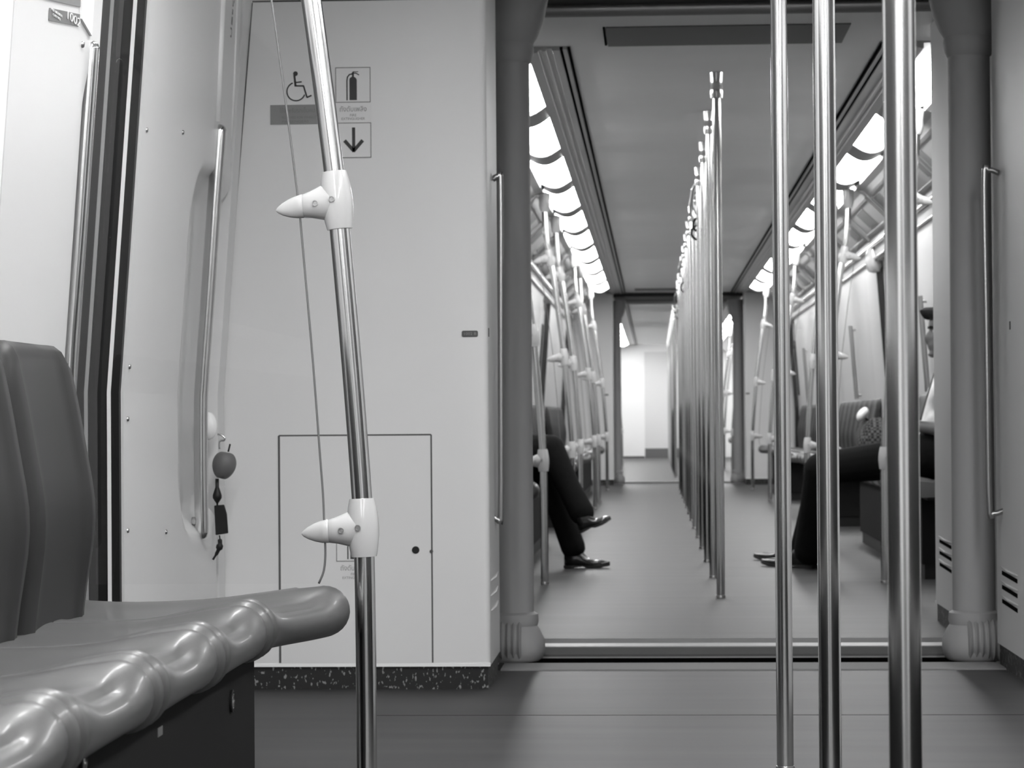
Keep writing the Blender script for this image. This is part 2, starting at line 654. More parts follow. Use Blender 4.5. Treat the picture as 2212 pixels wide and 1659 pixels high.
FAR_SOLID = [(9.6, 10.0), (11.6, 15.95), (17.45, 21.8), (23.3, 27.5), (28.9, 29.3)]
FAR_DOORS = [(10.0, 11.6), (15.95, 17.45), (21.8, 23.3), (27.5, 28.9)]
BENCH_Y = [11.75, 17.62, 23.30]                 # near ends of the benches of the next car
PITCH_S, NSEAT = 0.45, 9
for s in (-1, 1):
    for y0, y1 in FAR_SOLID:
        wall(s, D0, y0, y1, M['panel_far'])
    for y0, y1 in FAR_DOORS:
        door(s, D0 + 0.045, y0, y1, False)
    # the third car
    wall(s, D0, 31.2, 33.0)
    door(s, D0 + 0.045, 33.0, 34.4)
    wall(s, D0, 34.4, 39.0)
    door(s, D0 + 0.045, 39.0, 40.4)
    wall(s, D0, 40.4, 45.0)
    wall(s, D0, 45.0, THIRD1)
# this car: right side plain, left side with the wide door next to the cabinet
wall(1, D0, NEAR0, 2.9)
wall(1, D0, 4.42, NEAR1)
door(1, D0 + 0.045, 2.9, 4.42)
window(1, D0, -1.5, 2.2)
XA = CX - D0                                    # foot of the near pillar, -1.0
XB = -1.205                                     # foot of the far pillar
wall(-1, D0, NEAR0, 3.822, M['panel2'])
trim(prism_y([(XA - 0.05, 0), (XA - 0.003, 0), (XA - 0.003, KINK), (XA - 0.003 + lean(1.8), 1.8), (XA - 0.05, 1.8)], 3.822, 3.829), M['dark'])


def hollow_wall(x0, ya, yb, top, hy0, hy1, hz0, hz1, depth, cr):
    """left side wall panel with a rounded hand hollow pressed into it"""
    def mask(y, z):
        # signed distance to a rounded rectangle
        cy, cz = (hy0 + hy1) / 2, (hz0 + hz1) / 2
        qx, qy = abs(y - cy) - (hy1 - hy0) / 2 + cr, abs(z - cz) - (hz1 - hz0) / 2 + cr
        d_ = math.hypot(max(qx, 0), max(qy, 0)) + min(max(qx, qy), 0) - cr
        return 1 - sstep(-0.075, 0.0, d_)
    ys = sorted(set([ya, yb] + [y for y in [hy0 - 0.01 + (hy1 + 0.02 - hy0) * i / 44 for i in range(45)] if ya < y < yb]))
    zs = sorted(set([0.0, top, KINK] + [hz0 - 0.01 + (hz1 + 0.02 - hz0) * i / 60 for i in range(61)]))
    bm = bmesh.new()
    V = grid(bm, [[(x0 + lean(z) - depth * mask(y, z), y, z) for z in zs] for y in ys])
    ring = V[0] + [r_[-1] for r_ in V[1:]] + V[-1][-2::-1] + [r_[0] for r_ in V[-2:0:-1]]
    back = [bm.verts.new((x0 - 0.10, v.co.y, v.co.z)) for v in ring]
    n = len(ring)
    for i in range(n):
        bm.faces.new((ring[i], ring[(i + 1) % n], back[(i + 1) % n], back[i]))
    bm.faces.new(back)
    return struct(obj('wall_left', bm, M['panel'], smooth=True))


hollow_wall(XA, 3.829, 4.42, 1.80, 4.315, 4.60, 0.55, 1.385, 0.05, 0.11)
hollow_wall(XB, 5.80, 7.03, 1.96, 6.47, 7.12, 0.445, 1.43, 0.06, 0.20)
trim(prism_y([(-1.40, 0.0), (XB + 0.001, 0.0), (XB + 0.001, KINK), (XB + 0.001 + lean(1.96), 1.96), (-1.40, 1.96)], 7.06, 7.165), M['cabinet'])
struct(obj('wall_left', box(XB - 0.3, XB - 0.2, 4.42, 7.7, 0, CEIL), M['panel']))
struct(obj('wall_left', box(XB - 0.2, XA - 0.1, 4.36, 4.42, 0, 1.8), M['panel']))
window(-1, D0, 0.6, 3.4)


# ------------------------------------------------------------------ near door, its far jamb and pillar fittings
def near_door():
    xd = -1.262
    n = doors[0] = doors[0] + 1
    root = struct(empty('door_%d' % n, (xd, 5.1, 0), 'x', None))
    del root['label']
    for a, b in ((4.43, 5.10), (5.105, 5.778)):
        pr = [(xd, 0.0), (xd, KINK), (xd + lean(1.9), 1.9), (xd + lean(1.9) - 0.03, 1.9), (xd - 0.03, KINK), (xd - 0.03, 0.0)]
        leaf = obj('door_leaf', prism_y([(x - xd, z) for x, z in pr], a - 5.1, b - 5.1), M['black'], root)
        pr = [(xd + 0.002, 0.05), (xd + 0.002, KINK), (xd + 0.002 + lean(1.85), 1.85), (xd + lean(1.85), 1.85), (xd, KINK), (xd, 0.05)]
        obj('pane', prism_y([(x - xd, z) for x, z in pr], a + 0.04 - 5.1, b - 0.001 - 5.1), M['doorglass'], leaf)
    return root


near_door()


def jamb_strip(px0, px1, y, yb, material):
    """upright strip on the far jamb of the near door, following the wall's lean"""
    a, b = at_y(px0, 1100, y).x, at_y(px1, 1100, y).x
    bm = bmesh.new()
    prs = []
    for yy in (y, yb):
        prs.append([(a, yy, 0), (b, yy, 0), (b, yy, KINK), (b + lean(1.95), yy, 1.95), (a + lean(1.95), yy, 1.95), (a, yy, KINK)])
    A = [bm.verts.new(p) for p in prs[0]]
    B = [bm.verts.new(p) for p in prs[1]]
    bm.faces.new(A[::-1]); bm.faces.new(B)
    for i in range(6):
        bm.faces.new((A[i], A[(i + 1) % 6], B[(i + 1) % 6], B[i]))
    return bm


trim(jamb_strip(200, 232, 5.780, 5.86, None), M['black'])
trim(jamb_strip(232, 240, 5.776, 5.86, None), M['panel2'])
trim(jamb_strip(240, 258, 5.779, 5.86, None), M['black'])


def wall_frame(px, py, x0, lift=0.001, side=-1):
    """a plane lying on the leaning wall: right runs along the car, away from the camera on the left wall"""
    p = at_wall(px, py, x0, side)
    up = Vector((-side * TILT, 0, 1)) if p.z > KINK else Vector((0, 0, 1))
    right = Vector((0, 1, 0)) if side < 0 else Vector((0, -1, 0))
    fm = frame_matrix(p, right, up)
    return fm @ Matrix.Translation((0, 0, lift))


def screw_on(px, py, x0, label):
    fm = wall_frame(px, py, x0, 0.0)
    bm = bmesh.new()
    lathe(bm, [(0.0058, 0.0), (0.0056, 0.0025), (0.0042, 0.004), (0.0018, 0.0045)], seg=14)
    for v in bm.verts:
        v.co = fm @ v.co
    o = obj('panel_screw', bm, M['screw'], smooth=True)
    return tag(o, label, 'screw', 'screws of the white door pillar panel')


for px, py, lb in ((316, 281, 'steel screw in upper white door pillar panel, beside the black gasket'),
                   (394, 286, 'steel screw in upper white door pillar panel, beside the tall handrail'),
                   (279, 792, 'steel screw beside black door gasket, upper of the middle two'),
                   (275, 905, 'steel screw beside black door gasket, lower of the middle two'),
                   (275, 1146, 'steel screw in lower white door pillar panel, beside the black gasket'),
                   (358, 1149, 'steel screw in lower white door pillar panel, beside the tall handrail')):
    screw_on(px, py, XB, lb)
screw_on(177, 96, XA, 'steel screw in white pillar panel under the number sticker')


# ------------------------------------------------------------------ handrails of the door pillars
def pillar_rail(name, pts, r, label, parent_mat, stand=0.045):
    """pts: points on the rail's axis; ends bend back into the wall"""
    P = [Vector(p) for p in pts]
    a, b = P[0], P[-1]
    path = smooth_path(P, 6)
    d0 = (path[0] - path[1]).normalized()
    d1 = (path[-1] - path[-2]).normalized()
    dome = [(0.98, 0.2), (0.8, 0.6), (0.5, 0.87), (0.12, 0.99)]
    full = [path[0] + d0 * (r * h) for q, h in dome[::-1]] + path + [path[-1] + d1 * (r * h) for q, h in dome]
    rad = [r * q for q, h in dome[::-1]] + [r] * len(path) + [r * q for q, h in dome]
    bm = bmesh.new()
    tube(bm, full, rad, 20)
    for p, dz in ((a, -0.03), (b, 0.03)):
        tube(bm, [p + Vector((0, 0, dz)), p + Vector((-stand, 0, dz))], r * 0.6, 12)
    o = obj(name, bm, parent_mat, smooth='all')
    return tag(o, label, 'handrail', 'door pillar handrails')


# far pillar: rail between z .47 and 1.48
zr = [1.555, 1.3, 1.0, 0.86, 0.78, 0.6, 0.44]
yr = 6.80
rail_far = [(at_y(px, py, yr)) for px, py in ((474, 283), (463, 430), (452, 600), (437, 815), (434, 880), (434, 1000), (436, 1150))]
pillar_rail('handrail', rail_far, 0.0185, 'bent steel handrail on white door pillar, left of the hanging key charm', M['steel'], 0.026)
yr1 = 4.36
rail_near = [(at_y(px, py, yr1)) for px, py in ((197, 105), (181, 330), (168, 520), (150, 760), (146, 900), (146, 1080), (147, 1180))]
pillar_rail('handrail', rail_near, 0.0145, 'ribbed steel handrail at door edge, rising behind the grey seat back', M['steel'], 0.03)


# soft upright beads on the far pillar above the rail
for pts, r_ in ((((481, -40), (474, 120), (468, 262)), 0.010), (((513, -40), (506, 150), (499, 300)), 0.004)):
    bm = bmesh.new()
    tube(bm, [at_wall(px, py, XB) for px, py in pts], r_, 14)
    trim(bm, M['panel2'], smooth='all')

# slim handrails on the right wall of the next car
for (a_, b_), lb in ((((1985, 640), (2006, 846)), 'slim handrail on right wall behind the seated man'),
                     (((1835, 705), (1853, 862)), 'slim handrail on right wall rising behind the bench with the checked bag'),
                     (((1735, 752), (1747, 868)), 'slim handrail on the far right wall, between the two slimmer large poles')):
    pts = [at_wall(px, py, CX + D0 - 0.035, 1) for px, py in (a_, ((a_[0] + b_[0]) / 2, (a_[1] + b_[1]) / 2), b_)]
    mid_ = (pts[0].y + pts[2].y) / 2
    for p in pts:
        p.y = mid_
    bm = bmesh.new()
    tube(bm, pts, 0.016, 14)
    for p, dz in ((pts[0], -0.03), (pts[2], 0.03)):
        tube(bm, [p + Vector((0, 0, dz)), p + Vector((0.05, 0, dz))], 0.009, 10)
    tag(obj('handrail', bm, M['steel_dark'], smooth=True), lb, 'handrail', 'handrails of the next car')

# chamfered top edge over the near rail, upright ledge line on far pillar
bm = bmesh.new()
a, b, c = at_wall(173, -60, XA), at_wall(203, -60, XA), at_wall(194, 78, XA)
d = at_wall(172, 40, XA)
vs = [bm.verts.new(p + Vector((0.004, 0, 0))) for p in (a, b, c, d)] + [bm.verts.new(p + Vector((-0.02, 0, 0))) for p in (a, b, c, d)]
bm.faces.new(vs[:4]); bm.faces.new(vs[:3:-1])
for i in range(4):
    bm.faces.new((vs[i], vs[(i + 1) % 4], vs[4 + (i + 1) % 4], vs[4 + i]))
trim(bm, M['panel2'])


# number sticker on the near pillar
def quad_on_wall(name, corners, x0, material, lift, parent=None):
    bm = bmesh.new()
    P = [at_wall(px, py, x0) for px, py in corners]
    a = [bm.verts.new(p + Vector((lift, 0, 0))) for p in P]
    b = [bm.verts.new(p + Vector((lift - 0.001, 0, 0))) for p in P]
    bm.faces.new(a); bm.faces.new(b[::-1])
    for i in range(4):
        bm.faces.new((a[i], a[(i + 1) % 4], b[(i + 1) % 4], b[i]))
    return obj(name, bm, material, parent)


st = empty('number_sticker', at_wall(105, 40, XA), 'grey car number sticker 1002 on white wall above the ribbed handrail', 'sticker')
def world_child(o, parent):
    o.parent = parent
    o.matrix_parent_inverse = parent.matrix_basis.inverted()
    return o
sq = quad_on_wall('sticker_face', ((106, 17), (171, 31), (169, 57), (104, 44)), XA, M['label_dark'], 0.0015)
world_child(sq, st)
fm = wall_frame(156, 41, XA, 0.0022)
world_child(text_obj('number', '1002', 0.020, fm, M['white_ink'], width=0.095), st)
fm = wall_frame(120, 27, XA, 0.0022)
world_child(text_obj('lettering', 'หมายเลขรถ', 0.007, fm, M['label_white'], width=0.075), st)
fm = wall_frame(120, 37, XA, 0.0022)
world_child(text_obj('lettering', 'CAR NO.', 0.006, fm, M['label_white'], width=0.055), st)
o = quad_on_wall('wall_notice', ((96, -40), (174, -28), (172, 15), (94, -2)), XA, M['label_mid'], 0.0015)
tag(o, 'plain grey notice on white wall above the number sticker', 'notice')
fm = wall_frame(502, 18, XB, 0.0012)
o = text_obj('door_marking', 'ประตู 2', 0.03, fm @ Matrix.Rotation(R(90), 4, 'Z'), M['ink_mid'], width=0.16)
tag(o, 'faint upright lettering on white pillar edge above the bent handrail', 'lettering')

# ------------------------------------------------------------------ cabinets at the ends of the cars
def round_corner_poly(x0, x1, y0, y1, r, corners):
    """plan outline, rounding the listed corners (0: x0y0, 1: x1y0, 2: x1y1, 3: x0y1)"""
    C = [(x0, y0, 180), (x1, y0, 270), (x1, y1, 0), (x0, y1, 90)]
    sx, sy = (1, -1, -1, 1), (1, 1, -1, -1)
    out = []
    for i, (x, y, a) in enumerate(C):
        if i in corners:
            cx, cy = x + sx[i] * r, y + sy[i] * r
            out += [(cx + r * math.cos(R(a + 90 * k / 5)), cy + r * math.sin(R(a + 90 * k / 5))) for k in range(6)]
        else:
            out.append((x, y))
    return out


def prism_z(pts, z0, z1, bm=None):
    bm = bm or bmesh.new()
    a = [bm.verts.new((x, y, z0)) for x, y in pts]
    b = [bm.verts.new((x, y, z1)) for x, y in pts]
    bm.faces.new(a[::-1]); bm.faces.new(b)
    n = len(pts)
    for i in range(n):
        bm.faces.new((a[i], a[(i + 1) % n], b[(i + 1) % n], b[i]))
    return bm


XI_L, XI_R = -0.461, 1.031                      # faces of the cabinets towards the aisle
XO_L, XO_R = -1.26, 1.83


def vents(parent, x, s, y0, y1, z_top, n=3, dz=0.042, slots=True):
    """slanted air slots in the aisle face: s=-1 left cabinet (face looks +x)"""
    for k in range(n):
        z = z_top - k * dz
        bm = bmesh.new()
        e = -s * 0.0015
        ys, yl = (y0, y1)
        a = [(x + e, ys, z), (x + e, yl, z + 0.006), (x + e, yl, z - 0.006), (x + e, ys, z - 0.012)]
        A = [bm.verts.new(p) for p in a]
        B = [bm.verts.new((p[0] - e * 2, p[1], p[2])) for p in a]
        bm.faces.new(A); bm.faces.new(B[::-1])
        for i in range(4):
            bm.faces.new((A[i], A[(i + 1) % 4], B[(i + 1) % 4], B[i]))
        if slots:
            world_child(obj('vent_slot', bm, M['dark']), parent)
        else:
            bm.free()
        bm = bmesh.new()
        tube(bm, [(x, ys - 0.006, z + 0.010), (x - s * 0.004, (ys + yl) / 2, z + 0.0115), (x, yl + 0.03, z + 0.016)], [0.002, 0.0045, 0.002], 10)
        world_child(obj('vent_hood', bm, M['cabinet'], smooth='all'), parent)


def cabinet(s, y0, y1, front, label, aisle_vents=None):
    """front = -1: main face looks back at the camera; +1: looks forward"""
    xi, xo = (XI_L, XO_L) if s < 0 else (XI_R, XO_R)
    root = empty('equipment_cabinet', ((xi + xo) / 2, (y0 + y1) / 2, 0), label, 'cabinet', 'white cabinets at the car ends')
    x0, x1 = min(xi, xo), max(xi, xo)
    aisle = {(-1, -1): 1, (-1, 1): 2, (1, -1): 0, (1, 1): 3}[(s, front)]
    b = obj('body', prism_z(round_corner_poly(x0, x1, y0, y1, 0.018, [aisle]), 0.066, CEIL - 0.004), M['cabinet'], smooth=True)
    world_child(b, root)
    ins = 0.006
    k = obj('skirting', box(x0 + (ins if s > 0 else 0), x1 - (ins if s < 0 else 0), y0 + (ins if front < 0 else 0), y1 - (ins if front > 0 else 0), 0.0, 0.066), M['skirting'])
    world_child(k, root)
    bm = bmesh.new()
    yy = (y0 - 0.002, y0 + 0.01) if front < 0 else (y1 - 0.01, y1 + 0.002)
    bx(bm, x0, x1, yy[0], yy[1], 0.064, 0.073)
    world_child(obj('bottom_lip', bm, M['panel2']), root)
    if aisle_vents:
        vents(root, xi, s, *aisle_vents)
    return root


YC = 7.17
cab_l = cabinet(-1, YC, NEAR1, -1, 'white cabinet wall with access door and signs, left of the gangway', (7.22, 7.50, 0.29, 3, 0.042, False))
cab_r = cabinet(1, YC, 7.86, -1, 'white cabinet edge with air slots at right of the gangway, nearest the camera', (7.42, 7.74, 0.285))
cab_fr = cabinet(1, 9.02, 9.58, 1, 'white cabinet strip with air slots just beyond the right gangway tube', (9.05, 9.42, 0.30))
cab_fl = cabinet(-1, 9.02, 9.58, 1, 'white cabinet hidden beyond the left gangway tube')
cab_el = cabinet(-1, 29.32, 29.74, -1, 'distant white cabinet left of the far gangway')
cab_er = cabinet(1, 29.32, 29.74, -1, 'distant white cabinet right of the far gangway')

# details of the left cabinet's face: facing plane, x to the right, z up, seen square on
def face_frame(px, py, y, lift=0.001):
    p = at_y(px, py, y)
    return frame_matrix(p, (1, 0, 0), (0, 0, 1)) @ Matrix.Translation((0, 0, lift))


def face_rect_px(px0, px1, py0, py1, y):
    a, b = at_y(px0, (py0 + py1) / 2, y), at_y(px1, (py0 + py1) / 2, y)
    c, d = at_y((px0 + px1) / 2, py0, y), at_y((px0 + px1) / 2, py1, y)
    return a.x, b.x, d.z, c.z


# access door in the cabinet with its seam
ax0, ax1, az0, az1 = face_rect_px(604, 933, 940, 1432, YC)
az0 = 0.075
bm = bmesh.new()
for r_ in ((ax0 - 0.003, ax0 + 0.003, az0, az1), (ax1 - 0.0022, ax1 + 0.0022, az0, az1)):
    bx(bm, r_[0], r_[1], YC - 0.0012, YC + 0.001, r_[2], r_[3])
bx(bm, ax0, ax1, YC - 0.0012, YC + 0.001, az1 - 0.0022, az1 + 0.0022)
world_child(obj('seam', bm, M['seam']), cab_l)
dr = world_child(obj('access_door', box(ax0 + 0.003, ax1 - 0.0022, YC - 0.0010, YC + 0.001, az0, az1 - 0.0022), M['cabinet']), cab_l)
p = at_y(898, 1188, YC)
bm = bmesh.new(); lathe(bm, [(0.0105, -0.0025), (0.0105, 0.001)], (p.x, YC, p.z), 20, 'y')
lk = obj('lock_hole', bm, M['black']); lk.parent = dr; lk.matrix_parent_inverse = (dr.matrix_basis).inverted()
p = at_y(932, 1191, YC)
bm = bmesh.new(); lathe(bm, [(0.005, -0.003), (0.005, 0.001)], (p.x, YC, p.z), 14, 'y')
lk = obj('latch', bm, M['seam']); lk.parent = dr
# seam towards the side wall and along the top
bm = bmesh.new()
zt = 1.93
pts = [(478, 1320), (479, 1000), (485, 760), (545, 6)]
P = [at_y(px, py, YC - 0.001) for px, py in pts]
for a, b in zip(P, P[1:]):
    q = [bm.verts.new(v) for v in (a + Vector((-0.0018, 0, 0)), a + Vector((0.0018, 0, 0)), b + Vector((0.0018, 0, 0)), b + Vector((-0.0018, 0, 0)))]
    bm.faces.new(q)
a, b = at_y(545, 3, YC - 0.001), at_y(1046, 3, YC - 0.001)
bx(bm, a.x, b.x, YC - 0.0012, YC + 0.0005, a.z - 0.003, a.z + 0.002)
world_child(obj('seam', bm, M['seam']), cab_l)


# ------------------------------------------------------------------ signs on the left cabinet
def sign_root(name, px, py, label, y=YC):
    return empty(name, at_y(px, py, y), label, 'sign')


def extinguisher_icon(fm, s, parent):
    polys = [rect(-0.09 * s, 0.12 * s, -0.43 * s, 0.16 * s)]
    polys[0] = [(-0.10 * s, -0.43 * s), (0.11 * s, -0.43 * s), (0.11 * s, 0.15 * s), (0.08 * s, 0.20 * s), (0.03 * s, 0.23 * s), (-0.03 * s, 0.23 * s), (-0.08 * s, 0.20 * s), (-0.10 * s, 0.15 * s)]
    polys += [rect(-0.025 * s, 0.03 * s, 0.23 * s, 0.36 * s)]
    polys += strokes([(0.0, 0.33 * s), (0.09 * s, 0.33 * s), (0.17 * s, 0.28 * s)], 0.03 * s)
    polys += strokes([(0.0, 0.37 * s), (0.15 * s, 0.37 * s)], 0.02 * s)
    polys += strokes([(-0.02 * s, 0.31 * s), (-0.10 * s, 0.29 * s), (-0.155 * s, 0.22 * s), (-0.17 * s, 0.12 * s), (-0.17 * s, -0.43 * s)], 0.035 * s)
    world_child(flat_obj('extinguisher_symbol', polys, fm, M['ink']), parent)


def ext_sign(px0, px1, py0, arrow, label):
    px = (px0 + px1) / 2
    w = (px1 - px0) / FPX * YC * 1.0
    yb = py0 + (px1 - px0) * (2.56 if arrow else 1.45)
    root = sign_root('extinguisher_sign', px, py0 + 38, label)
    fm = face_frame(px, py0 + (px1 - px0) / 2, YC, 0.0008)
    k = FPX / YC
    lo = -w / 2 - w * (1.56 if arrow else 0.5)
    world_child(flat_obj('backing', [rect(-w / 2 - 0.002, w / 2 + 0.002, lo, w / 2 + 0.002)], fm, M['cabinet'], thick=0.0005), root)
    f2 = fm @ Matrix.Translation((0, 0, 0.0007))
    world_child(flat_obj('border', outline(-w / 2, w / 2, -w / 2, w / 2, 0.0022), f2, M['ink_mid']), root)
    extinguisher_icon(f2, w, root)
    world_child(text_obj('thai_lettering', 'ถังดับเพลิง', 0.020, f2 @ Matrix.Translation((0, -w * 0.69, 0)), M['ink_mid'], width=w * 0.76), root)
    world_child(text_obj('lettering', 'FIRE', 0.010, f2 @ Matrix.Translation((0, -w * 0.86, 0)), M['ink_mid'], width=w * 0.18), root)
    world_child(text_obj('lettering', 'EXTINGUISHER', 0.010, f2 @ Matrix.Translation((0, -w * 0.96, 0)), M['ink_mid'], width=w * 0.66), root)
    if arrow:
        f3 = f2 @ Matrix.Translation((0.001, -w * 1.565, 0))
        world_child(flat_obj('border', outline(-w / 2, w / 2, -w / 2, w / 2, 0.0022), f3, M['ink_mid']), root)
        s = w
        pl = [rect(-0.045 * s, 0.045 * s, -0.25 * s, 0.36 * s)]
        pl += strokes([(-0.245 * s, -0.02 * s), (0.0, -0.30 * s), (0.245 * s, -0.02 * s)], 0.10 * s)
        world_child(flat_obj('arrow', pl, f3, M['ink']), root)
    return root


ext_sign(724, 801, 145, True, 'fire extinguisher sign with a down arrow, on white cabinet behind the pole')
ext_sign(726, 803, 1136, False, 'small extinguisher sign on access door, mostly behind the lower clamp')

wr = sign_root('wheelchair_sign', 645, 190, 'wheelchair symbol sticker on white cabinet above a grey text label')
fm = face_frame(645, 188, YC, 0.0008)
s = 0.0010 * 1.29
world_child(flat_obj('backing', [rect(-58 * s, 62 * s, -40 * s, 42 * s)], fm, M['cabinet'], thick=0.0004), wr)
f2 = fm @ Matrix.Translation((0, 0, 0.0006))
k = YC / FPX
pl = [disc(-6.5 * k, 29.0 * k, 5.2 * k)]
pl += strokes([(-9 * k, 25 * k), (-6.5 * k, 2 * k)], 4.6 * k)
pl += strokes([(-7 * k, 9.5 * k), (6.5 * k, 11 * k)], 3.0 * k)
pl += strokes([(-6.5 * k, 2.5 * k), (11 * k, 2 * k), (18.5 * k, -23 * k), (28 * k, -19 * k)], 3.4 * k)
pl += strokes(arc(-5.5 * k, -10 * k, 20 * k, 112, 338, 22), 2.8 * k)
world_child(flat_obj('wheelchair_symbol', pl, f2, M['ink']), wr)
gl = sign_root('text_label', 640, 248, 'dark grey text label under wheelchair symbol on white cabinet')
fm = face_frame(650, 248, YC, 0.0008)
world_child(flat_obj('label_plate', [rect(-67 * k, 67 * k, -21 * k, 22 * k)], fm, M['label_mid'], thick=0.0005), gl)
f2 = fm @ Matrix.Translation((0, 0, 0.0007))
world_child(text_obj('thai_lettering', 'ใช้สำหรับรถเข็นคนพิการ', 0.017, f2 @ Matrix.Translation((4 * k, 9 * k, 0)), M['label_dark'], width=100 * k), gl)
world_child(text_obj('lettering', 'RESERVED FOR WHEELCHAIR', 0.010, f2 @ Matrix.Translation((4 * k, -6 * k, 0)), M['label_dark'], width=92 * k), gl)
world_child(text_obj('lettering', 'PASSENGERS', 0.010, f2 @ Matrix.Translation((-12 * k, -15 * k, 0)), M['label_dark'], width=58 * k), gl)


def plate_at(px, py, y, label):
    root = empty('number_plate', at_y(px, py, y), label, 'plate', 'small number plates on the cabinets')
    fm = face_frame(px, py, y, 0.0008)
    h = 0.0088
    w = 0.0455 / 2
    world_child(flat_obj('plate_face', [[(-w, -h + 0.003), (-w + 0.003, -h), (w - 0.003, -h), (w, -h + 0.003), (w, h - 0.003), (w - 0.003, h), (-w + 0.003, h), (-w, h - 0.003)]], fm, M['plate'], thick=0.001), root)
    world_child(text_obj('number', '1002 B', 0.011, fm @ Matrix.Translation((0, 0, 0.0012)), M['label_mid'], width=0.034), root)


plate_at(1015, 721, YC, 'small dark number plate at right edge of the left cabinet')
plate_at(1310, 853, 29.32, 'tiny dark plate on the distant cabinet left of the far gangway')
plate_at(1615, 850, 29.32, 'tiny dark plate on the distant cabinet right of the far gangway')

# keyholes in the aisle faces of the cabinets
for px, py, x in ((1055.5, 718, XI_L), (2182, 703, XI_R)):
    p = at_x(px, py, x)
    bm = bmesh.new()
    bx(bm, x - 0.001, x + 0.001, p.y - 0.012, p.y + 0.012, p.z - 0.012, p.z + 0.012)
    world_child(obj('keyhole', bm, M['seam']), cab_l if x < 0 else cab_r)

# ------------------------------------------------------------------ gangways between the cars
def gangway(y, labels, main):
    """upright rubber tubes, corner boots, header and tread plates; y = line of the tubes"""
    for s, lb in ((-1, labels[0]), (1, labels[1])):
        xc = CX + s * (0.728 if s < 0 else 0.694)
        root = empty('gangway_tube', (xc, y, 0), lb, 'gangway tube', 'rubber gangway tubes')
        bm = bmesh.new()
        lathe(bm, [(0.066, 0.09), (0.066, 0.3), (0.065, 1.0), (0.064, 1.95)], seg=28)
        obj('tube', bm, M['rubber'], root, smooth=True)
        bm = bmesh.new()                        # foot: collar, bulge and a ribbed sleeve running under the cabinet
        lathe(bm, [(0.066, 0.155), (0.078, 0.148), (0.080, 0.125), (0.076, 0.112), (0.084, 0.10), (0.098, 0.07), (0.100, 0.04), (0.092, 0.012), (0.080, 0.002)], seg=28)
        prof = [(0.001, -0.03)]
        for k in range(9):
            h = -0.03 + k * 0.018
            prof += [(0.058, h), (0.066, h + 0.006), (0.058, h + 0.014)]
        prof.append((0.001, -0.03 + 9 * 0.018))
        lathe(bm, [(r, s * h) for r, h in prof], (0, -0.052, 0.068), 20, 'x')
        obj('foot_boot', bm, M['rubber'], root, smooth=True)
        bm = bmesh.new()
        lathe(bm, [(0.066, 1.86), (0.074, 1.875), (0.079, 1.90), (0.076, 1.92), (0.088, 1.94), (0.10, 1.99), (0.10, 2.08), (0.09, 2.13)], seg=28)
        for v in bm.verts:                       # the boot turns over towards the header
            v.co.x += -s * 0.03 * sstep(1.92, 2.1, v.co.z)
        obj('head_boot', bm, M['rubber'], root, smooth=True)
    hd = empty('gangway_header', (CX, y + 0.6, 2.06), labels[2], 'gangway header', 'gangway headers')
    bm = bmesh.new()
    tube(bm, [(-0.70, 0.13, 0.083), (0.70, 0.13, 0.083)], 0.026, 20)
    obj('header_tube', bm, M['rail'], hd, smooth=True)
    bm = bmesh.new()
    bx(bm, -0.74, 0.74, -0.98, 0.10, 0.095, 0.135)
    obj('header_hood', bm, M['black'], hd)
    bm = bmesh.new()
    bx(bm, -0.74, 0.74, 0.15, 0.42, 0.1385, 0.16)
    obj('header_board', bm, M['ceiling'], hd)
    bm = bmesh.new()
    pts = [(-0.45, 0.44, 0.1), (0.45, 0.44, 0.1)]
    # tread plates
    trim(box(CX - 0.75, CX + 0.75, y - 0.30, y - 0.095, -0.05, 0.004), M['alu'])
    trim(box(CX - 0.75, CX + 0.75, y - 0.095, y + 0.07, -0.10, 0.003), M['void'])
    pr = [(y + 0.07, -0.06), (y + 0.07, -0.012), (y + 0.085, 0.005), (y + 0.36, 0.010), (y + 0.50, 0.013), (y + 0.53, 0.004), (y + 0.76, 0.002), (y + 0.76, -0.06)]
    trim(prism_x(pr, CX - 0.75, CX + 0.75), M['alu'])
    bm = bmesh.new()
    for k in range(6):
        yy = y + 0.545 + k * 0.036
        bx(bm, CX - 0.75, CX + 0.75, yy, yy + 0.016, 0.002, 0.008)
    trim(bm, M['alu'])
    bm = bmesh.new()
    for k in range(12):
        yy = y + 0.10 + k * 0.0215
        bx(bm, CX - 0.75, CX + 0.75, yy, yy + 0.010, 0.0, 0.0125)
    trim(bm, M['seam'])
    trim(prism_x([(y + 0.36, 0.0), (y + 0.375, 0.013), (y + 0.46, 0.016), (y + 0.53, 0.006), (y + 0.53, 0.0)], CX - 0.75, CX + 0.75), M['nosing'])
    # side walls of the passage
    for s in (-1, 1):
        x = CX + s * 0.80
        struct(obj('wall_left' if s < 0 else 'wall_right', box(x, x + s * 0.04, y - (0.36 if s < 0 else 0.13), y + 0.98, -0.05, CEIL), M['rubber']))


gangway(8.0, ('grey rubber gangway tube at left, beside the big white cabinet', 'grey rubber gangway tube at right, beside the air slots',
              'dark header over the nearest gangway'), True)
gangway(29.95, ('distant grey gangway tube left of the far passage', 'distant grey gangway tube right of the far passage', 'dark header over the far gangway'), False)

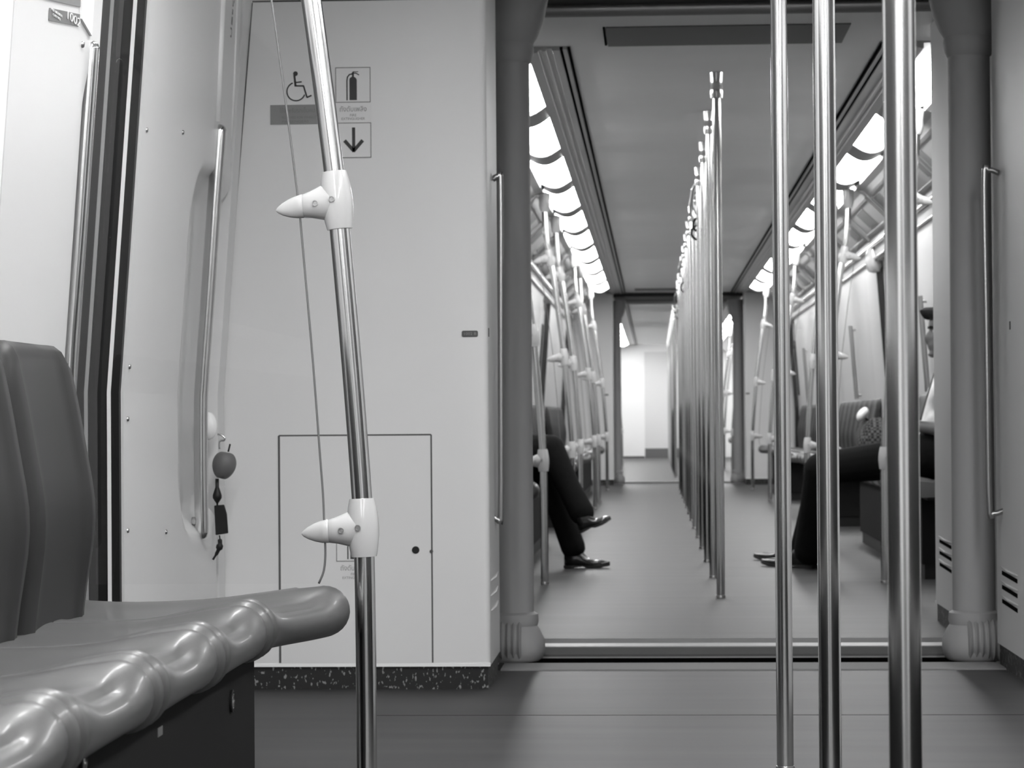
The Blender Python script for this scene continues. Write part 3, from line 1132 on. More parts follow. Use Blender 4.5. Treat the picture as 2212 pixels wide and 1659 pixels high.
# hatch in the ceiling past the gangway
for yy, lb in ((9.5, 'dark grey hatch in the ceiling just past the nearest gangway'), (28.6, 'dark strip hatch in the ceiling before the far gangway')):
    h = empty('ceiling_hatch', (CX, yy + 0.24, CEIL), lb, 'hatch', 'ceiling hatches')
    x0, x1 = (-0.166 - CX, 0.735 - CX) if yy < 20 else (-0.19 - CX, 0.3)
    obj('hatch_panel', box(x0, x1, -0.24, 0.24, -0.004, 0.0), M['ceil_dark'], h)
    bm = bmesh.new()
    bx(bm, x0 - 0.012, x0 - 0.004, -0.24, 0.20, -0.006, 0.0)
    obj('hatch_edge', bm, M['dark'], h)

# gangway grab bars on the cabinets' aisle faces
for s, pts, lb in ((-1, ((1081, 388), (1082, 1116)), 'slim steel grab bar beside the left gangway tube'), (1, ((2126, 374), (2137, 1103)), 'slim steel grab bar beside the right gangway tube')):
    y = 7.42 if s < 0 else 7.72
    a, b = at_y(pts[0][0], pts[0][1], y), at_y(pts[1][0], pts[1][1], y)
    w = Vector(((XI_L if s < 0 else XI_R) - a.x, 0, 0))
    bm = bmesh.new()
    tube(bm, smooth_path([a + w, a + w * 0.3 + Vector((0, 0, 0.008)), a + Vector((0, 0, -0.025)), (a + b) / 2, b + Vector((0, 0, 0.025)), b + w * 0.3 + Vector((0, 0, -0.008)), b + w], 5), 0.0085, 14)
    tag(obj('grab_bar', bm, M['steel_dark'], smooth='all'), lb, 'grab bar', 'gangway grab bars')

# ------------------------------------------------------------------ ceiling lights
L_IN, L_OUT, Z_IN, Z_OUT = 0.772, 0.952, 2.188, 2.170


def light_mesh(s, L):
    """bulging diffuser with rounded ends, along +y"""
    bm = bmesh.new()
    rows = []
    n, k = 14, 10
    for i in range(n + 1):
        t = i / n
        y = L * t
        e = min(t, 1 - t) * L
        endf = math.sqrt(max(0.0, 1 - (1 - min(1, e / 0.10)) ** 2)) if e < 0.10 else 1.0
        row = []
        for j in range(k + 1):
            a = j / k
            d = L_IN + (L_OUT - L_IN) * a
            z = Z_IN + (Z_OUT - Z_IN) * a - 0.030 * math.sin(math.pi * a) * (0.55 + 0.45 * endf)
            row.append((s * d, y, z))
        rows.append(row)
    V = grid(bm, rows)
    # close up to a flat back so that it is a solid shell
    back = [[bm.verts.new((v.co.x, v.co.y, 2.1915 if True else 0)) for v in (r_[0], r_[-1])] for r_ in (V[0], V[-1])]
    bm.faces.new([back[0][0], back[0][1], back[1][1], back[1][0]])
    bm.faces.new([v for v in V[0]] + [back[0][1], back[0][0]])
    bm.faces.new([v for v in V[-1]][::-1] + [back[1][0], back[1][1]])
    bm.faces.new([r_[0] for r_ in V][::-1] + [back[0][0], back[1][0]])
    bm.faces.new([r_[-1] for r_ in V] + [back[1][1], back[0][1]])
    return bm


def bracket_mesh(s, y0, y1):
    pts = []
    for j in range(9):
        a = j / 8
        pts.append((s * (L_IN + (L_OUT - L_IN) * a), Z_IN + (Z_OUT - Z_IN) * a - 0.036 * math.sin(math.pi * a)))
    pts += [(s * L_OUT, 2.1915), (s * L_IN, 2.1915)]
    return prism_y(pts, y0, y1)


LIGHT_L, LIGHT_P = 1.38, 1.83
protos = {}


def ceiling_light(s, y, near, label, group):
    key = (s, near)
    if key not in protos:
        root = empty('ceiling_light', (CX, y, 0), label, 'ceiling light', group)
        obj('diffuser', light_mesh(s, LIGHT_L), M['tube_near' if near else 'tube_far'], root, smooth=True)
        obj('end_bracket', bracket_mesh(s, LIGHT_L + 0.005, LIGHT_P - 0.005), M['bracket'], root, smooth=True)
        protos[key] = root
        return root
    c = copy_tree(protos[key])
    c.location = (CX, y, 0)
    tag(c, label, 'ceiling light', group)
    return c


for s, side in ((-1, 'left'), (1, 'right')):
    for k in range(10):
        ceiling_light(s, 10.42 + LIGHT_P * k, False, '%s ceiling light past the nearest gangway, in the %s-hand row' % (ORD[k], side), 'ceiling lights of the next car, %s row' % side)
    for k in range(10):
        ceiling_light(s, 31.65 + LIGHT_P * k, False, '%s ceiling light beyond the far gangway, in the %s-hand row' % (ORD[k], side), 'ceiling lights of the third car, %s row' % side)
    for k in range(6):
        ceiling_light(s, 5.75 - LIGHT_L - LIGHT_P * k, True, '%s ceiling light of this car, counted from the gangway, in the %s-hand row' % (ORD[k], side), 'ceiling lights of this car, %s row' % side)

# ------------------------------------------------------------------ centre poles
def pole_meshes():
    bm = bmesh.new()
    lathe(bm, [(0.0178, 0.01), (0.0178, 2.115)], seg=28)
    a = obj('shaft', bm, M['steel'], smooth=True)
    bm = bmesh.new()
    lathe(bm, [(0.031, 2.198), (0.0288, 2.18), (0.0272, 2.16), (0.0262, 2.148), (0.028, 2.135), (0.0286, 2.122), (0.0265, 2.105), (0.025, 2.092), (0.0178, 2.090)], seg=28)
    b = obj('ceiling_cap', bm, M['steel'], smooth=True)
    bm = bmesh.new()
    lathe(bm, [(0.0200, 0.0), (0.0200, 0.008), (0.0192, 0.012), (0.0178, 0.0125)], seg=28)
    c = obj('floor_collar', bm, M['steel_dark'], smooth=True)
    return a, b, c


POLE0, POLE_P = 10.80, 1.358
pm = pole_meshes()
first = True
pole_proto = None


def centre_pole(y, label, group):
    global pole_proto
    if pole_proto is None:
        r_ = empty('grab_pole', (0.267, y, 0), label, 'pole', group)
        for o in pm:
            o.parent = r_
        pole_proto = r_
        return r_
    c = copy_tree(pole_proto)
    c.location = (0.267 if 2.7 < y < 2.9 else 0.272, y, 0)
    return tag(c, label, 'pole', group)


for y, lb in ((2.79, 'thick looking steel pole at right, nearest to the camera'), (4.07, 'middle one of the three large steel poles at right'), (5.50, 'slimmest of the three large steel poles at right, farthest of them')):
    centre_pole(y, lb, 'large centre poles of this car')
for k in range(4):
    centre_pole(-0.6 - 1.358 * k, '%s steel centre pole behind the camera' % ORD[k], 'centre poles behind the camera')
for k in range(13):
    centre_pole(POLE0 + POLE_P * k, '%s steel centre pole beyond the nearest gangway' % ORD[k], 'centre poles of the next car')
for k in range(12):
    centre_pole(32.9 + POLE_P * k, '%s steel centre pole beyond the far gangway' % ORD[k], 'centre poles of the third car')


# grab loops hanging by the door zones
def grab_loop(y, dx, label):
    root = empty('hand_strap', (0.275 + dx, y, CEIL), label, 'hand strap', 'hand straps by the doors')
    bm = bmesh.new()
    tube(bm, smooth_path([(0, 0, 0.0), (0.0, 0, -0.05), (0.028, 0.02, -0.10), (0.045, 0.04, -0.17), (0.03, 0.06, -0.24), (0.008, 0.06, -0.27)], 5), 0.009, 10)
    obj('strap', bm, M['steel_dark'], root, smooth='all')
    bm = bmesh.new()
    pts = [(0.008 + 0.045 * math.sin(a), 0.06, -0.31 + 0.045 * math.cos(a)) for a in (2 * math.pi * k / 20 for k in range(21))]
    tube(bm, pts, 0.008, 10, cap=False)
    obj('ring', bm, M['black'], root, smooth='all')
    bm = bmesh.new()
    tube(bm, smooth_path([(0, 0, 0), (-0.01, 0, -0.05), (-0.038, 0.02, -0.11), (-0.04, 0.05, -0.19), (-0.012, 0.06, -0.25), (0.008, 0.06, -0.27)], 5), 0.009, 10)
    obj('strap', bm, M['steel_dark'], root, smooth='all')


for y, nm in ((15.1, 'nearest'), (15.75, 'second nearest'), (22.3, 'middle'), (28.2, 'farthest')):
    grab_loop(y, 0.0, '%s pair of looped hand straps hanging at the centre pole row' % nm)

# ------------------------------------------------------------------ curved stanchions at the bench ends, with glass screens
STAN = [(0.788, 0.0), (0.788, 0.25), (0.790, 0.50), (0.794, 0.62), (0.810, 0.85), (0.829, 1.08), (0.838, 1.18), (0.876, 1.48), (0.915, 1.74), (0.935, 1.84), (0.945, 1.94), (0.948, 2.05), (0.948, 2.15)]
CLAMPS = (0.565, 1.135, 1.745)


def stan_d(z):
    for (d0, z0), (d1, z1) in zip(STAN, STAN[1:]):
        if z0 <= z <= z1:
            return d0 + (d1 - d0) * (z - z0) / (z1 - z0)
    return STAN[-1][0]


def clamp_mesh(s):
    """barrel on the pole and a beak reaching towards the wall (x direction s)"""
    bm = bmesh.new()
    prof = [(0.0185, -0.051), (0.0222, -0.0505), (0.0250, -0.036), (0.0275, -0.015), (0.0280, 0.0), (0.0272, 0.018), (0.0245, 0.038), (0.0218, 0.0505), (0.0185, 0.051)]
    lathe(bm, prof, seg=28)
    # beak
    n = 20
    rows = []
    stations = [(0.0, 0.0300, 0.0270), (0.022, 0.0315, 0.0262), (0.034, 0.0275, 0.0240), (0.046, 0.0235, 0.0215), (0.059, 0.0208, 0.0185), (0.0595, 0.0200, 0.0178), (0.0605, 0.0208, 0.0182), (0.072, 0.0196, 0.0135), (0.084, 0.0162, 0.0100), (0.096, 0.0110, 0.0070), (0.104, 0.0058, 0.0042), (0.108, 0.0012, 0.0012)]
    for x, rz, ry in stations:
        rows.append([(s * x, ry * math.cos(2 * math.pi * k / n), rz * math.sin(2 * math.pi * k / n) - 0.06 * x) for k in range(n + 1)])
    V = grid(bm, [r_[:-1] + r_[:1] for r_ in rows])
    bmesh.ops.remove_doubles(bm, verts=bm.verts[:], dist=0.00005)
    return bm


def screw_mesh(x, y, z):
    bm = bmesh.new()
    lathe(bm, [(0.0052, 0.0), (0.0052, -0.0012), (0.0036, -0.0012), (0.0030, 0.0008)], (x, y, z), 16, 'y')
    return bm


stan_proto = {}


def stanchion(s, y, label, group):
    """s=-1 stands at the left bench"""
    if s not in stan_proto:
        root = empty('bench_stanchion', (CX - (0.037 if s > 0 else 0.0), y, 0), label, 'stanchion', group)
        pts = [(s * d, 0, z) for d, z in STAN]
        bm = bmesh.new()
        tube(bm, smooth_path(pts, 5), 0.0178, 26)
        obj('pole', bm, M['steel'], root, smooth=True)
        bm = bmesh.new()
        lathe(bm, [(0.036, 2.198), (0.036, 2.185), (0.033, 2.15), (0.034, 2.125), (0.030, 2.10), (0.0235, 2.085), (0.0178, 2.083)], (s * 0.948, 0, -0.055), 24)
        bm2 = obj('ceiling_cap', bm, M['clamp'], root, smooth=True)
        bm = bmesh.new()
        lathe(bm, [(0.0200, 0.0), (0.0200, 0.008), (0.0192, 0.012), (0.0178, 0.0125)], (s * 0.788, 0, 0), 24)
        obj('floor_collar', bm, M['steel_dark'], root, smooth=True)
        cm = clamp_mesh(s)
        me = None
        for z in CLAMPS:
            if me is None:
                cl = obj('clamp', cm, M['clamp'], root, smooth='all')
                me = cl.data
                me.set_sharp_from_angle(angle=R(60))
            else:
                cl = link('clamp', me, root)
            ang = math.atan2(stan_d(z + 0.06) - stan_d(z - 0.06), 0.12)
            cl.location = (s * stan_d(z), 0, z)
            cl.rotation_euler = (0, s * ang, 0)
            for sx, sz, sy in ((0.006, 0.001, -0.0285), (0.036, -0.003, -0.0238)):
                sb = obj('screw', screw_mesh(s * sx, sy, sz), M['screw'], cl, smooth=True)
        stan_proto[s] = root
        return root
    c = copy_tree(stan_proto[s])
    c.location = (CX - (0.037 if s > 0 else 0.0), y, 0)
    return tag(c, label, 'stanchion', group)


screen_proto = {}


def glass_screen(s, y, label, group):
    key = s
    if key not in screen_proto:
        root = empty('glass_screen', (CX - (0.037 if s > 0 else 0.0), y, 0), label, 'glass screen', group)
        inner = [(stan_d(z) + 0.0675 + 0.004 * sstep(1.0, 1.9, z), z) for z in (0.52, 0.56, 0.62, 0.7, 0.85, 1.0, 1.135, 1.3, 1.48, 1.6, 1.745, 1.80)]
        inner = [(inner[0][0] + 0.012, 0.468), (inner[0][0] + 0.003, 0.49)] + inner
        outer = [(1.19, 1.80), (1.262, 0.9), (1.262, 0.468)]
        poly = inner + outer
        bm = bmesh.new()
        vs = [bm.verts.new((s * d, 0.0, z)) for d, z in poly]
        bm.faces.new(vs)
        obj('pane', bm, M['screen'], root)
        bm = bmesh.new()
        path = [(s * d, 0.0, z) for d, z in inner]
        tube(bm, smooth_path(path, 3), 0.0019, 8)
        obj('edge', bm, M['glass_edge'], root, smooth='all')
        screen_proto[key] = root
        return root
    c = copy_tree(screen_proto[key])
    c.location = (CX - (0.037 if s > 0 else 0.0), y, 0)
    return tag(c, label, 'glass screen', group)


BL = NSEAT * PITCH_S
YS = 4.46
stanchion(-1, YS, 'large curved steel pole with white clamps at left, in front of the white cabinet', 'bench end stanchions, left')
glass_screen(-1, YS, 'clear glass screen between the seat back and the large curved pole at left', 'glass screens, left')
stanchion(1, YS, 'curved steel pole with white clamps at the right bench of this car', 'bench end stanchions, right')
k = 0
names = []
for i, by in enumerate(BENCH_Y):
    for e, yy in (('near', by - 0.014), ('far', by + BL + 0.014)):
        for s, sd in ((-1, 'left'), (1, 'right')):
            lb = 'curved pole with white clamps at %s end of the %s bench on the %s' % (e, ORD[i], sd)
            stanchion(s, yy, lb, 'bench end stanchions, %s' % sd)
            if (e, i) != ('near', 0):
                glass_screen(s, yy, 'clear glass screen at %s end of the %s bench on the %s' % (e, ORD[i], sd), 'glass screens, %s' % sd)
for s, sd in ((-1, 'left'), (1, 'right')):
    for j, yy in enumerate((34.3, 38.35, 40.2)):
        stanchion(s, yy, '%s curved pole beyond the far gangway on the %s' % (ORD[j], sd), 'bench end stanchions, %s' % sd)

for s_, (px, py) in ((1, (1888, 566)),):
    p = at_y(px, py, 17.45)
    bm = bmesh.new()
    lathe(bm, [(0.001, -0.075), (0.045, -0.066), (0.068, -0.035), (0.072, 0.0), (0.072, 0.04), (0.05, 0.10)], p, 24, 'z', 0.8, 1.3)
    tag(obj('door_lamp', bm, M['clamp'], smooth=True), 'white rounded lamp housing above black door edge on the right wall', 'lamp')

# ------------------------------------------------------------------ benches
def seat_profile():
    """(x from the back towards the aisle, z, nose weight, angle) round the seat shell"""
    P = []
    for x, z in ((-0.05, 0.442), (-0.02, 0.440), (0.01, 0.4385), (0.05, 0.438), (0.10, 0.439), (0.15, 0.442), (0.18, 0.446), (0.22, 0.454), (0.26, 0.462)):
        P.append((x, z, sstep(0.15, 0.30, x), 90.0))
    cx, cz, r = 0.308, 0.424, 0.044
    for k in range(15):
        a = 105 - k * (105 + 85) / 14
        P.append((cx + r * math.cos(R(a)), cz + r * math.sin(R(a)), 1.0, a))
    for x, z in ((0.29, 0.378), (0.24, 0.384), (0.13, 0.39), (-0.02, 0.39)):
        P.append((x, z, 0.0, -90))
    return P


def seat_mesh(s, end=0):
    """one shell of the bench, y from 0 (near) to one pitch; mirrored by s"""
    prof = seat_profile()
    ts = [0.0, 0.006, 0.02, 0.045, 0.07, 0.085, 0.095, 0.11, 0.14, 0.18, 0.23, 0.29, 0.36, 0.43, 0.50, 0.57, 0.64, 0.71, 0.77, 0.82, 0.86, 0.89, 0.905, 0.915, 0.93, 0.955, 0.98, 0.994, 1.0]
    bm = bmesh.new()
    rows = []
    for t in ts:
        w = sstep(0.08, 0.52, t) * sstep(0.905, 0.70, t)          # thigh hollow
        w2 = sstep(0.085, 0.30, t) * sstep(0.915, 0.70, t)
        e = min(t, 1 - t)
        groove = 1 - sstep(0.0, 0.022, e)
        ringb = math.exp(-((e - 0.045) / 0.022) ** 2)
        notch = math.exp(-((e - 0.092) / 0.012) ** 2)
        flare = 0.074 * (sstep(0.25, 0.95, t) if end > 0 else sstep(0.75, 0.05, t) if end < 0 else 0.0)
        capr = 0.0
        if (end > 0 and t > 0.8) or (end < 0 and t < 0.2):
            q = min(1.0, max(0.0, (0.11 - e) / 0.11))
            capr = 0.022 * (1 - math.sqrt(max(0.0, 1 - q * q * 0.98)))
            groove = ringb = notch = 0.0
        row = []
        for x, z, g, a in prof:
            bell = math.exp(-((a - 62) / 66.0) ** 2) if g > 0.99 else g * math.exp(-((90 - 62) / 66.0) ** 2)
            rad = 1.0
            dx = dz = 0.0
            if g > 0.99:
                k = -0.032 * w * bell - 0.012 * groove + 0.0055 * ringb - 0.005 * notch - capr
                dx, dz = math.cos(R(a)) * k, math.sin(R(a)) * k
            elif g > 0 or z > 0.42:
                dz = -0.032 * w * bell - 0.010 * groove * (0.35 + 0.65 * g) + 0.0045 * ringb * g - 0.005 * notch * g - 0.006 * w2 * (1 - g)
            row.append((s * -(x + dx + flare * sstep(0.1, 0.30, x)), t * PITCH_S, z + dz))
        rows.append(row)
    V = grid(bm, rows)
    bm.faces.new(V[0]); bm.faces.new(V[-1][::-1])
    for r0, r1 in zip(V, V[1:]):
        bm.faces.new((r0[0], r0[-1], r1[-1], r1[0]))
    return bm


def back_mesh(s):
    """rounded back shell, z .45 to .90"""
    bm = bmesh.new()
    n, k = 22, 16
    front, rear = [], []
    def bulge(z):
        return 0.026 * math.exp(-((z - 0.60) / 0.12) ** 2) - 0.026 * sstep(0.70, 0.93, z) ** 1.5
    for i in range(n + 1):
        t = i / n
        e = min(t, 1 - t) * PITCH_S
        corner = 0.0 if e > 0.075 else 0.060 * (1 - math.sqrt(max(0, 1 - (1 - e / 0.075) ** 2)))
        ztop = 0.878 - corner
        fr, rr = [], []
        for j in range(k + 1):
            u = j / k
            z = 0.405 + (ztop - 0.405) * (1 - (1 - u) ** 1.4)
            dish = -0.010 * math.sin(math.pi * t) * sstep(0.45, 0.6, z) + 0.006 * math.exp(-((e - 0.06) / 0.02) ** 2)
            edge = -0.012 * (1 - sstep(0, 0.018, e))
            rnd = -0.016 * sstep(0.9, 1.0, u)
            fr.append((s * -(bulge(z) + dish + edge + rnd), 0.004 + t * (PITCH_S - 0.008), z))
            rr.append((s * -(bulge(z) * 0.6 - 0.045 + (0.012 if u > 0.93 else 0)), 0.004 + t * (PITCH_S - 0.008), z))
        front.append(fr); rear.append(rr)
    A = grid(bm, front)
    B = grid(bm, rear)
    for i in range(n):
        bm.faces.new((A[i][0], A[i + 1][0], B[i + 1][0], B[i][0]))
        bm.faces.new((A[i][-1], A[i + 1][-1], B[i + 1][-1], B[i][-1]))
    for j in range(k):
        bm.faces.new((A[0][j], A[0][j + 1], B[0][j + 1], B[0][j]))
        bm.faces.new((A[-1][j], A[-1][j + 1], B[-1][j + 1], B[-1][j]))
    return bm


bench_proto = {}


def bench(s, y0, label, group, d_back=1.235):
    """s=-1 left bench; y0 its near end; the shell's local x runs from the back towards the aisle"""
    if s not in bench_proto:
        root = empty('bench', (CX + s * d_back, y0, 0), label, 'bench', group)
        ms = [None, None, None]
        bmes = None
        for k in range(NSEAT):
            e = -1 if k == 0 else (1 if k == NSEAT - 1 else 0)
            if ms[e] is None:
                o = obj('seat', seat_mesh(s, e), M['seat'], root, smooth='all')
                ms[e] = o.data
                ms[e].set_sharp_from_angle(angle=R(75))
            else:
                o = link('seat', ms[e], root)
            if k == 0:
                o.location = (0, 0, 0)
                continue
            if bmes is None:
                q = obj('backrest', back_mesh(s), M['seat_back'], root, smooth='all')
                bmes = q.data
                bmes.set_sharp_from_angle(angle=R(75))
            else:
                q = link('backrest', bmes, root)
            o.location = (0, k * PITCH_S, 0)
            q.location = (0, k * PITCH_S - 0.20, 0)
        xb = -s * 0.29
        x0, x1 = sorted((s * 0.02, xb))
        b = obj('base', box(x0, x1, 0.22, BL - 0.24, 0.07, 0.386), M['base'], root)
        x0, x1 = sorted((s * 0.02, xb + s * 0.012))
        obj('plinth', box(x0, x1, 0.235, BL - 0.255, 0.0, 0.07), M['black'], root)
        x0, x1 = sorted((0.0, -s * 0.285))
        obj('under_rail', box(x0, x1, 0.03, BL - 0.03, 0.372, 0.380), M['black'], root)
        bench_proto[s] = root
        return root
    c = copy_tree(bench_proto[s])
    c.location = (CX + s * d_back, y0, 0)
    return tag(c, label, 'bench', group)


GB = 'benches along the side walls'
nb = bench(-1, YS - 0.01 - BL, 'large grey bench of moulded seats at left, nearest the camera', GB)
bench(1, YS - 0.01 - BL, 'grey bench of this car along the right wall', GB)
for i, by in enumerate(BENCH_Y):
    bench(-1, by, '%s grey bench beyond the nearest gangway, along the left wall' % ORD[i], GB)
    bench(1, by, '%s grey bench beyond the nearest gangway, along the right wall' % ORD[i], GB)
for s, sd in ((-1, 'left'), (1, 'right')):
    bench(s, 34.3, 'grey bench beyond the far gangway, along the %s wall' % sd, GB)

# locks and a small plate on the near bench's dark base
xface = CX - 1.235 + 0.29
for px, py, lb in ((498, 1514, 'lock'), (176, 1648, 'lock')):
    p = at_x(px, py, xface)
    bm = bmesh.new(); lathe(bm, [(0.0155, -0.001), (0.0155, 0.004), (0.012, 0.005), (0.0118, 0.002)], (xface, p.y, p.z), 22, 'x', 1.0, 1.15)
    lo = world_child(obj('lock', bm, M['black'], smooth=True), nb)
    bm = bmesh.new(); lathe(bm, [(0.0105, 0.002), (0.0108, 0.0048), (0.0085, 0.0052), (0.0083, 0.003)], (xface, p.y, p.z), 22, 'x', 1.0, 1.1)
    r_ = obj('lock_ring', bm, M['steel'], smooth=True); r_.parent = lo
p = at_x(345, 1580, xface)
bm = bmesh.new(); bx(bm, xface - 0.001, xface + 0.001, p.y - 0.016, p.y + 0.016, p.z - 0.006, p.z + 0.006)
world_child(obj('maker_plate', bm, M['base_grey']), nb)


# ------------------------------------------------------------------ charm hanging at the far pillar
def charm():
    y = 6.95
    a = at_y(462, 918, y)
    root = empty('key_charm', a, 'dark key charm with an apple bead, hanging from a white hook on the pillar', 'charm')
    k = y / FPX
    def L(px, py, dy=0.0):
        p = at_y(px, py, y + dy) - a
        return p
    bm = bmesh.new()
    lathe(bm, [(0.001, -0.012), (0.036, -0.008), (0.038, 0.0), (0.030, 0.006), (0.001, 0.009)], L(451, 920, 0.03), 28, 'y', 0.62, 1.0)
    obj('hook_disc', bm, M['panel2'], root, smooth='all')
    bm = bmesh.new()
    tube(bm, smooth_path([L(470, 938), L(478, 940), L(485, 945), L(484, 951), L(476, 952), L(474, 958), L(474, 970)], 4), 0.0028, 8)
    obj('clip', bm, M['steel'], root, smooth='all')
    bm = bmesh.new()                            # apple
    c = L(484, 1005)
    prof = []
    R0 = 26 * k
    for i in range(17):
        a_ = -90 + 180 * i / 16
        rr = R0 * math.cos(R(a_)) * (1.0 + 0.10 * math.sin(R(a_)))
        zz = 32 * k * math.sin(R(a_)) - (7 * k * math.exp(-(rr / (8 * k)) ** 2) if a_ > 0 else -4 * k * math.exp(-(rr / (6 * k)) ** 2))
        prof.append((rr, zz))
    lathe(bm, prof, (0, 0, 0), 24)
    rot = Matrix.Rotation(R(12), 4, 'Y')
    for v in bm.verts:
        v.co = rot @ v.co + c
    obj('apple_bead', bm, M['base_grey'], root, smooth='all')
    bm = bmesh.new()
    tube(bm, [L(493, 976), L(495, 968), L(497, 959)], 0.0024, 8)
    obj('apple_stalk', bm, M['base'], root, smooth='all')
    bm = bmesh.new()
    lathe(bm, [(4 * k, 0), (4 * k, -18 * k), (6 * k, -24 * k), (10 * k, -36 * k), (10 * k, -42 * k), (5 * k, -50 * k), (2 * k, -54 * k), (2 * k, -60 * k)], L(469, 1034), 18)
    obj('bead', bm, M['black'], root, smooth='all')
    bm = bmesh.new()
    q = [L(463, 1092), L(484, 1090), L(490, 1110), L(493, 1152), L(466, 1156)]
    A = [bm.verts.new(v + Vector((0, -0.005, 0))) for v in q]
    B = [bm.verts.new(v + Vector((0, 0.005, 0))) for v in q]
    bm.faces.new(A); bm.faces.new(B[::-1])
    for i in range(5):
        bm.faces.new((A[i], A[(i + 1) % 5], B[(i + 1) % 5], B[i]))
    obj('tag', bm, M['black'], root, bevel=0.002)
    bm = bmesh.new()
    tube(bm, smooth_path([L(474, 1156), L(475, 1166), L(475, 1178), L(470, 1192), L(460, 1209)], 4), [0.002] * 4 + [0.006] * 4 + [0.0095] * 3 + [0.005] * 3 + [0.003] * 3, 10)
    obj('tail', bm, M['black'], root, smooth='all')


charm()


# ------------------------------------------------------------------ passengers
def capsule(bm, a, b, ra, rb, flat=None):
    """closed tapering limb from a to b; flat=(direction, factor) thins it across one direction"""
    a, b = Vector(a), Vector(b)
    t = (b - a).normalized() if (b - a).length > 1e-6 else Vector((0, 0, 1))
    ref = Vector((0, 1, 0)) if abs(t.y) < 0.9 else Vector((1, 0, 0))
    n = (ref - t * ref.dot(t)).normalized()
    q = t.cross(n)
    rings = []
    st = [(a, -ra * math.sin(R(d)), ra * math.cos(R(d))) for d in (80, 55, 28)] + [(a, 0, ra), (b, 0, rb)] + [(b, rb * math.sin(R(d)), rb * math.cos(R(d))) for d in (28, 55, 80)]
    for c, h, r_ in st:
        rings.append([bm.verts.new(c + t * h + (n * math.cos(w) + q * math.sin(w)) * r_) for w in (2 * math.pi * k_ / 16 for k_ in range(16))])
    vs = [v for r_ in rings for v in r_]
    for u, v in zip(rings, rings[1:]):
        for k_ in range(16):
            bm.faces.new((u[k_], u[(k_ + 1) % 16], v[(k_ + 1) % 16], v[k_]))
    bm.faces.new(rings[0][::-1]); bm.faces.new(rings[-1])
    if flat:
        d_, f_ = Vector(flat[0]).normalized(), flat[1]
        c = (a + b) / 2
        for v in vs:
            k_ = (v.co - c).dot(d_)
            v.co -= d_ * (k_ * (1 - f_))


def fuse(name, bm, parent, material, voxel=0.006, iters=6):
    """fuse overlapping closed limbs into one continuous skin"""
    bmesh.ops.recalc_face_normals(bm, faces=bm.faces[:])
    me = bpy.data.meshes.new(name)
    bm.to_mesh(me); bm.free()
    o = link(name, me, parent)
    md = o.modifiers.new('fuse', 'REMESH')
    md.mode = 'VOXEL'
    md.voxel_size = voxel
    md2 = o.modifiers.new('smooth', 'SMOOTH')
    md2.iterations = iters
    md2.factor = 0.5
    bpy.context.view_layer.update()
    dg = bpy.context.evaluated_depsgraph_get()
    new = bpy.data.meshes.new_from_object(o.evaluated_get(dg))
    for p in new.polygons:
        p.use_smooth = True
    o.modifiers.clear()
    o.data = new
    new.materials.clear()
    new.materials.append(material)
    bpy.data.meshes.remove(me)
    return o


def lerp(a, b, t):
    return Vector(a) + (Vector(b) - Vector(a)) * t


def head_mesh(c, f, h):
    """sculpted head: c chin-to-crown centre, f facing direction (unit, level), h height of the head"""
    f = Vector(f).normalized()
    side = Vector((-f.y, f.x, 0))
    rows = []
    # level (0 chin .. 1 crown), front, back, half width
    L = [(-0.02, 0.20, 0.02, 0.12), (0.0, 0.335, 0.10, 0.19), (0.05, 0.365, 0.20, 0.24), (0.12, 0.355, 0.30, 0.275), (0.18, 0.362, 0.36, 0.29), (0.235, 0.370, 0.39, 0.30), (0.30, 0.360, 0.41, 0.315),
         (0.38, 0.365, 0.43, 0.33), (0.46, 0.355, 0.455, 0.34), (0.52, 0.350, 0.475, 0.345), (0.58, 0.375, 0.485, 0.35), (0.66, 0.372, 0.485, 0.35), (0.75, 0.350, 0.465, 0.335), (0.84, 0.300, 0.41, 0.30), (0.92, 0.215, 0.31, 0.225), (0.975, 0.11, 0.18, 0.12), (1.0, 0.02, 0.04, 0.03)]
    n = 32
    for u, fr, bk, hw in L:
        row = []
        for k_ in range(n):
            a = 2 * math.pi * k_ / n
            cf, sn = math.cos(a), math.sin(a)
            ext = fr if cf > 0 else bk
            x = ext * (abs(cf) ** 0.9) * (1 if cf > 0 else -1)
            y = hw * (abs(sn) ** 0.85) * (1 if sn > 0 else -1)
            ang = min(abs(a), abs(2 * math.pi - a))
            # nose ridge, lips, chin, sockets
            nose = math.exp(-(ang / 0.17) ** 2) * (0.145 * math.exp(-((u - 0.335) / 0.045) ** 2) + 0.075 * math.exp(-((u - 0.43) / 0.07) ** 2))
            lips = math.exp(-(ang / 0.33) ** 2) * (0.040 * math.exp(-((u - 0.225) / 0.020) ** 2) + 0.035 * math.exp(-((u - 0.175) / 0.020) ** 2))
            chin = math.exp(-(ang / 0.35) ** 2) * 0.035 * math.exp(-((u - 0.06) / 0.045) ** 2)
            sock = math.exp(-((ang - 0.42) / 0.16) ** 2) * -0.045 * math.exp(-((u - 0.50) / 0.045) ** 2)
            x += nose + lips + chin + sock
            row.append(Vector(c) + (f * x + side * y + Vector((0, 0, u - 0.5))) * h)
        rows.append(row)
    return rows, f, side


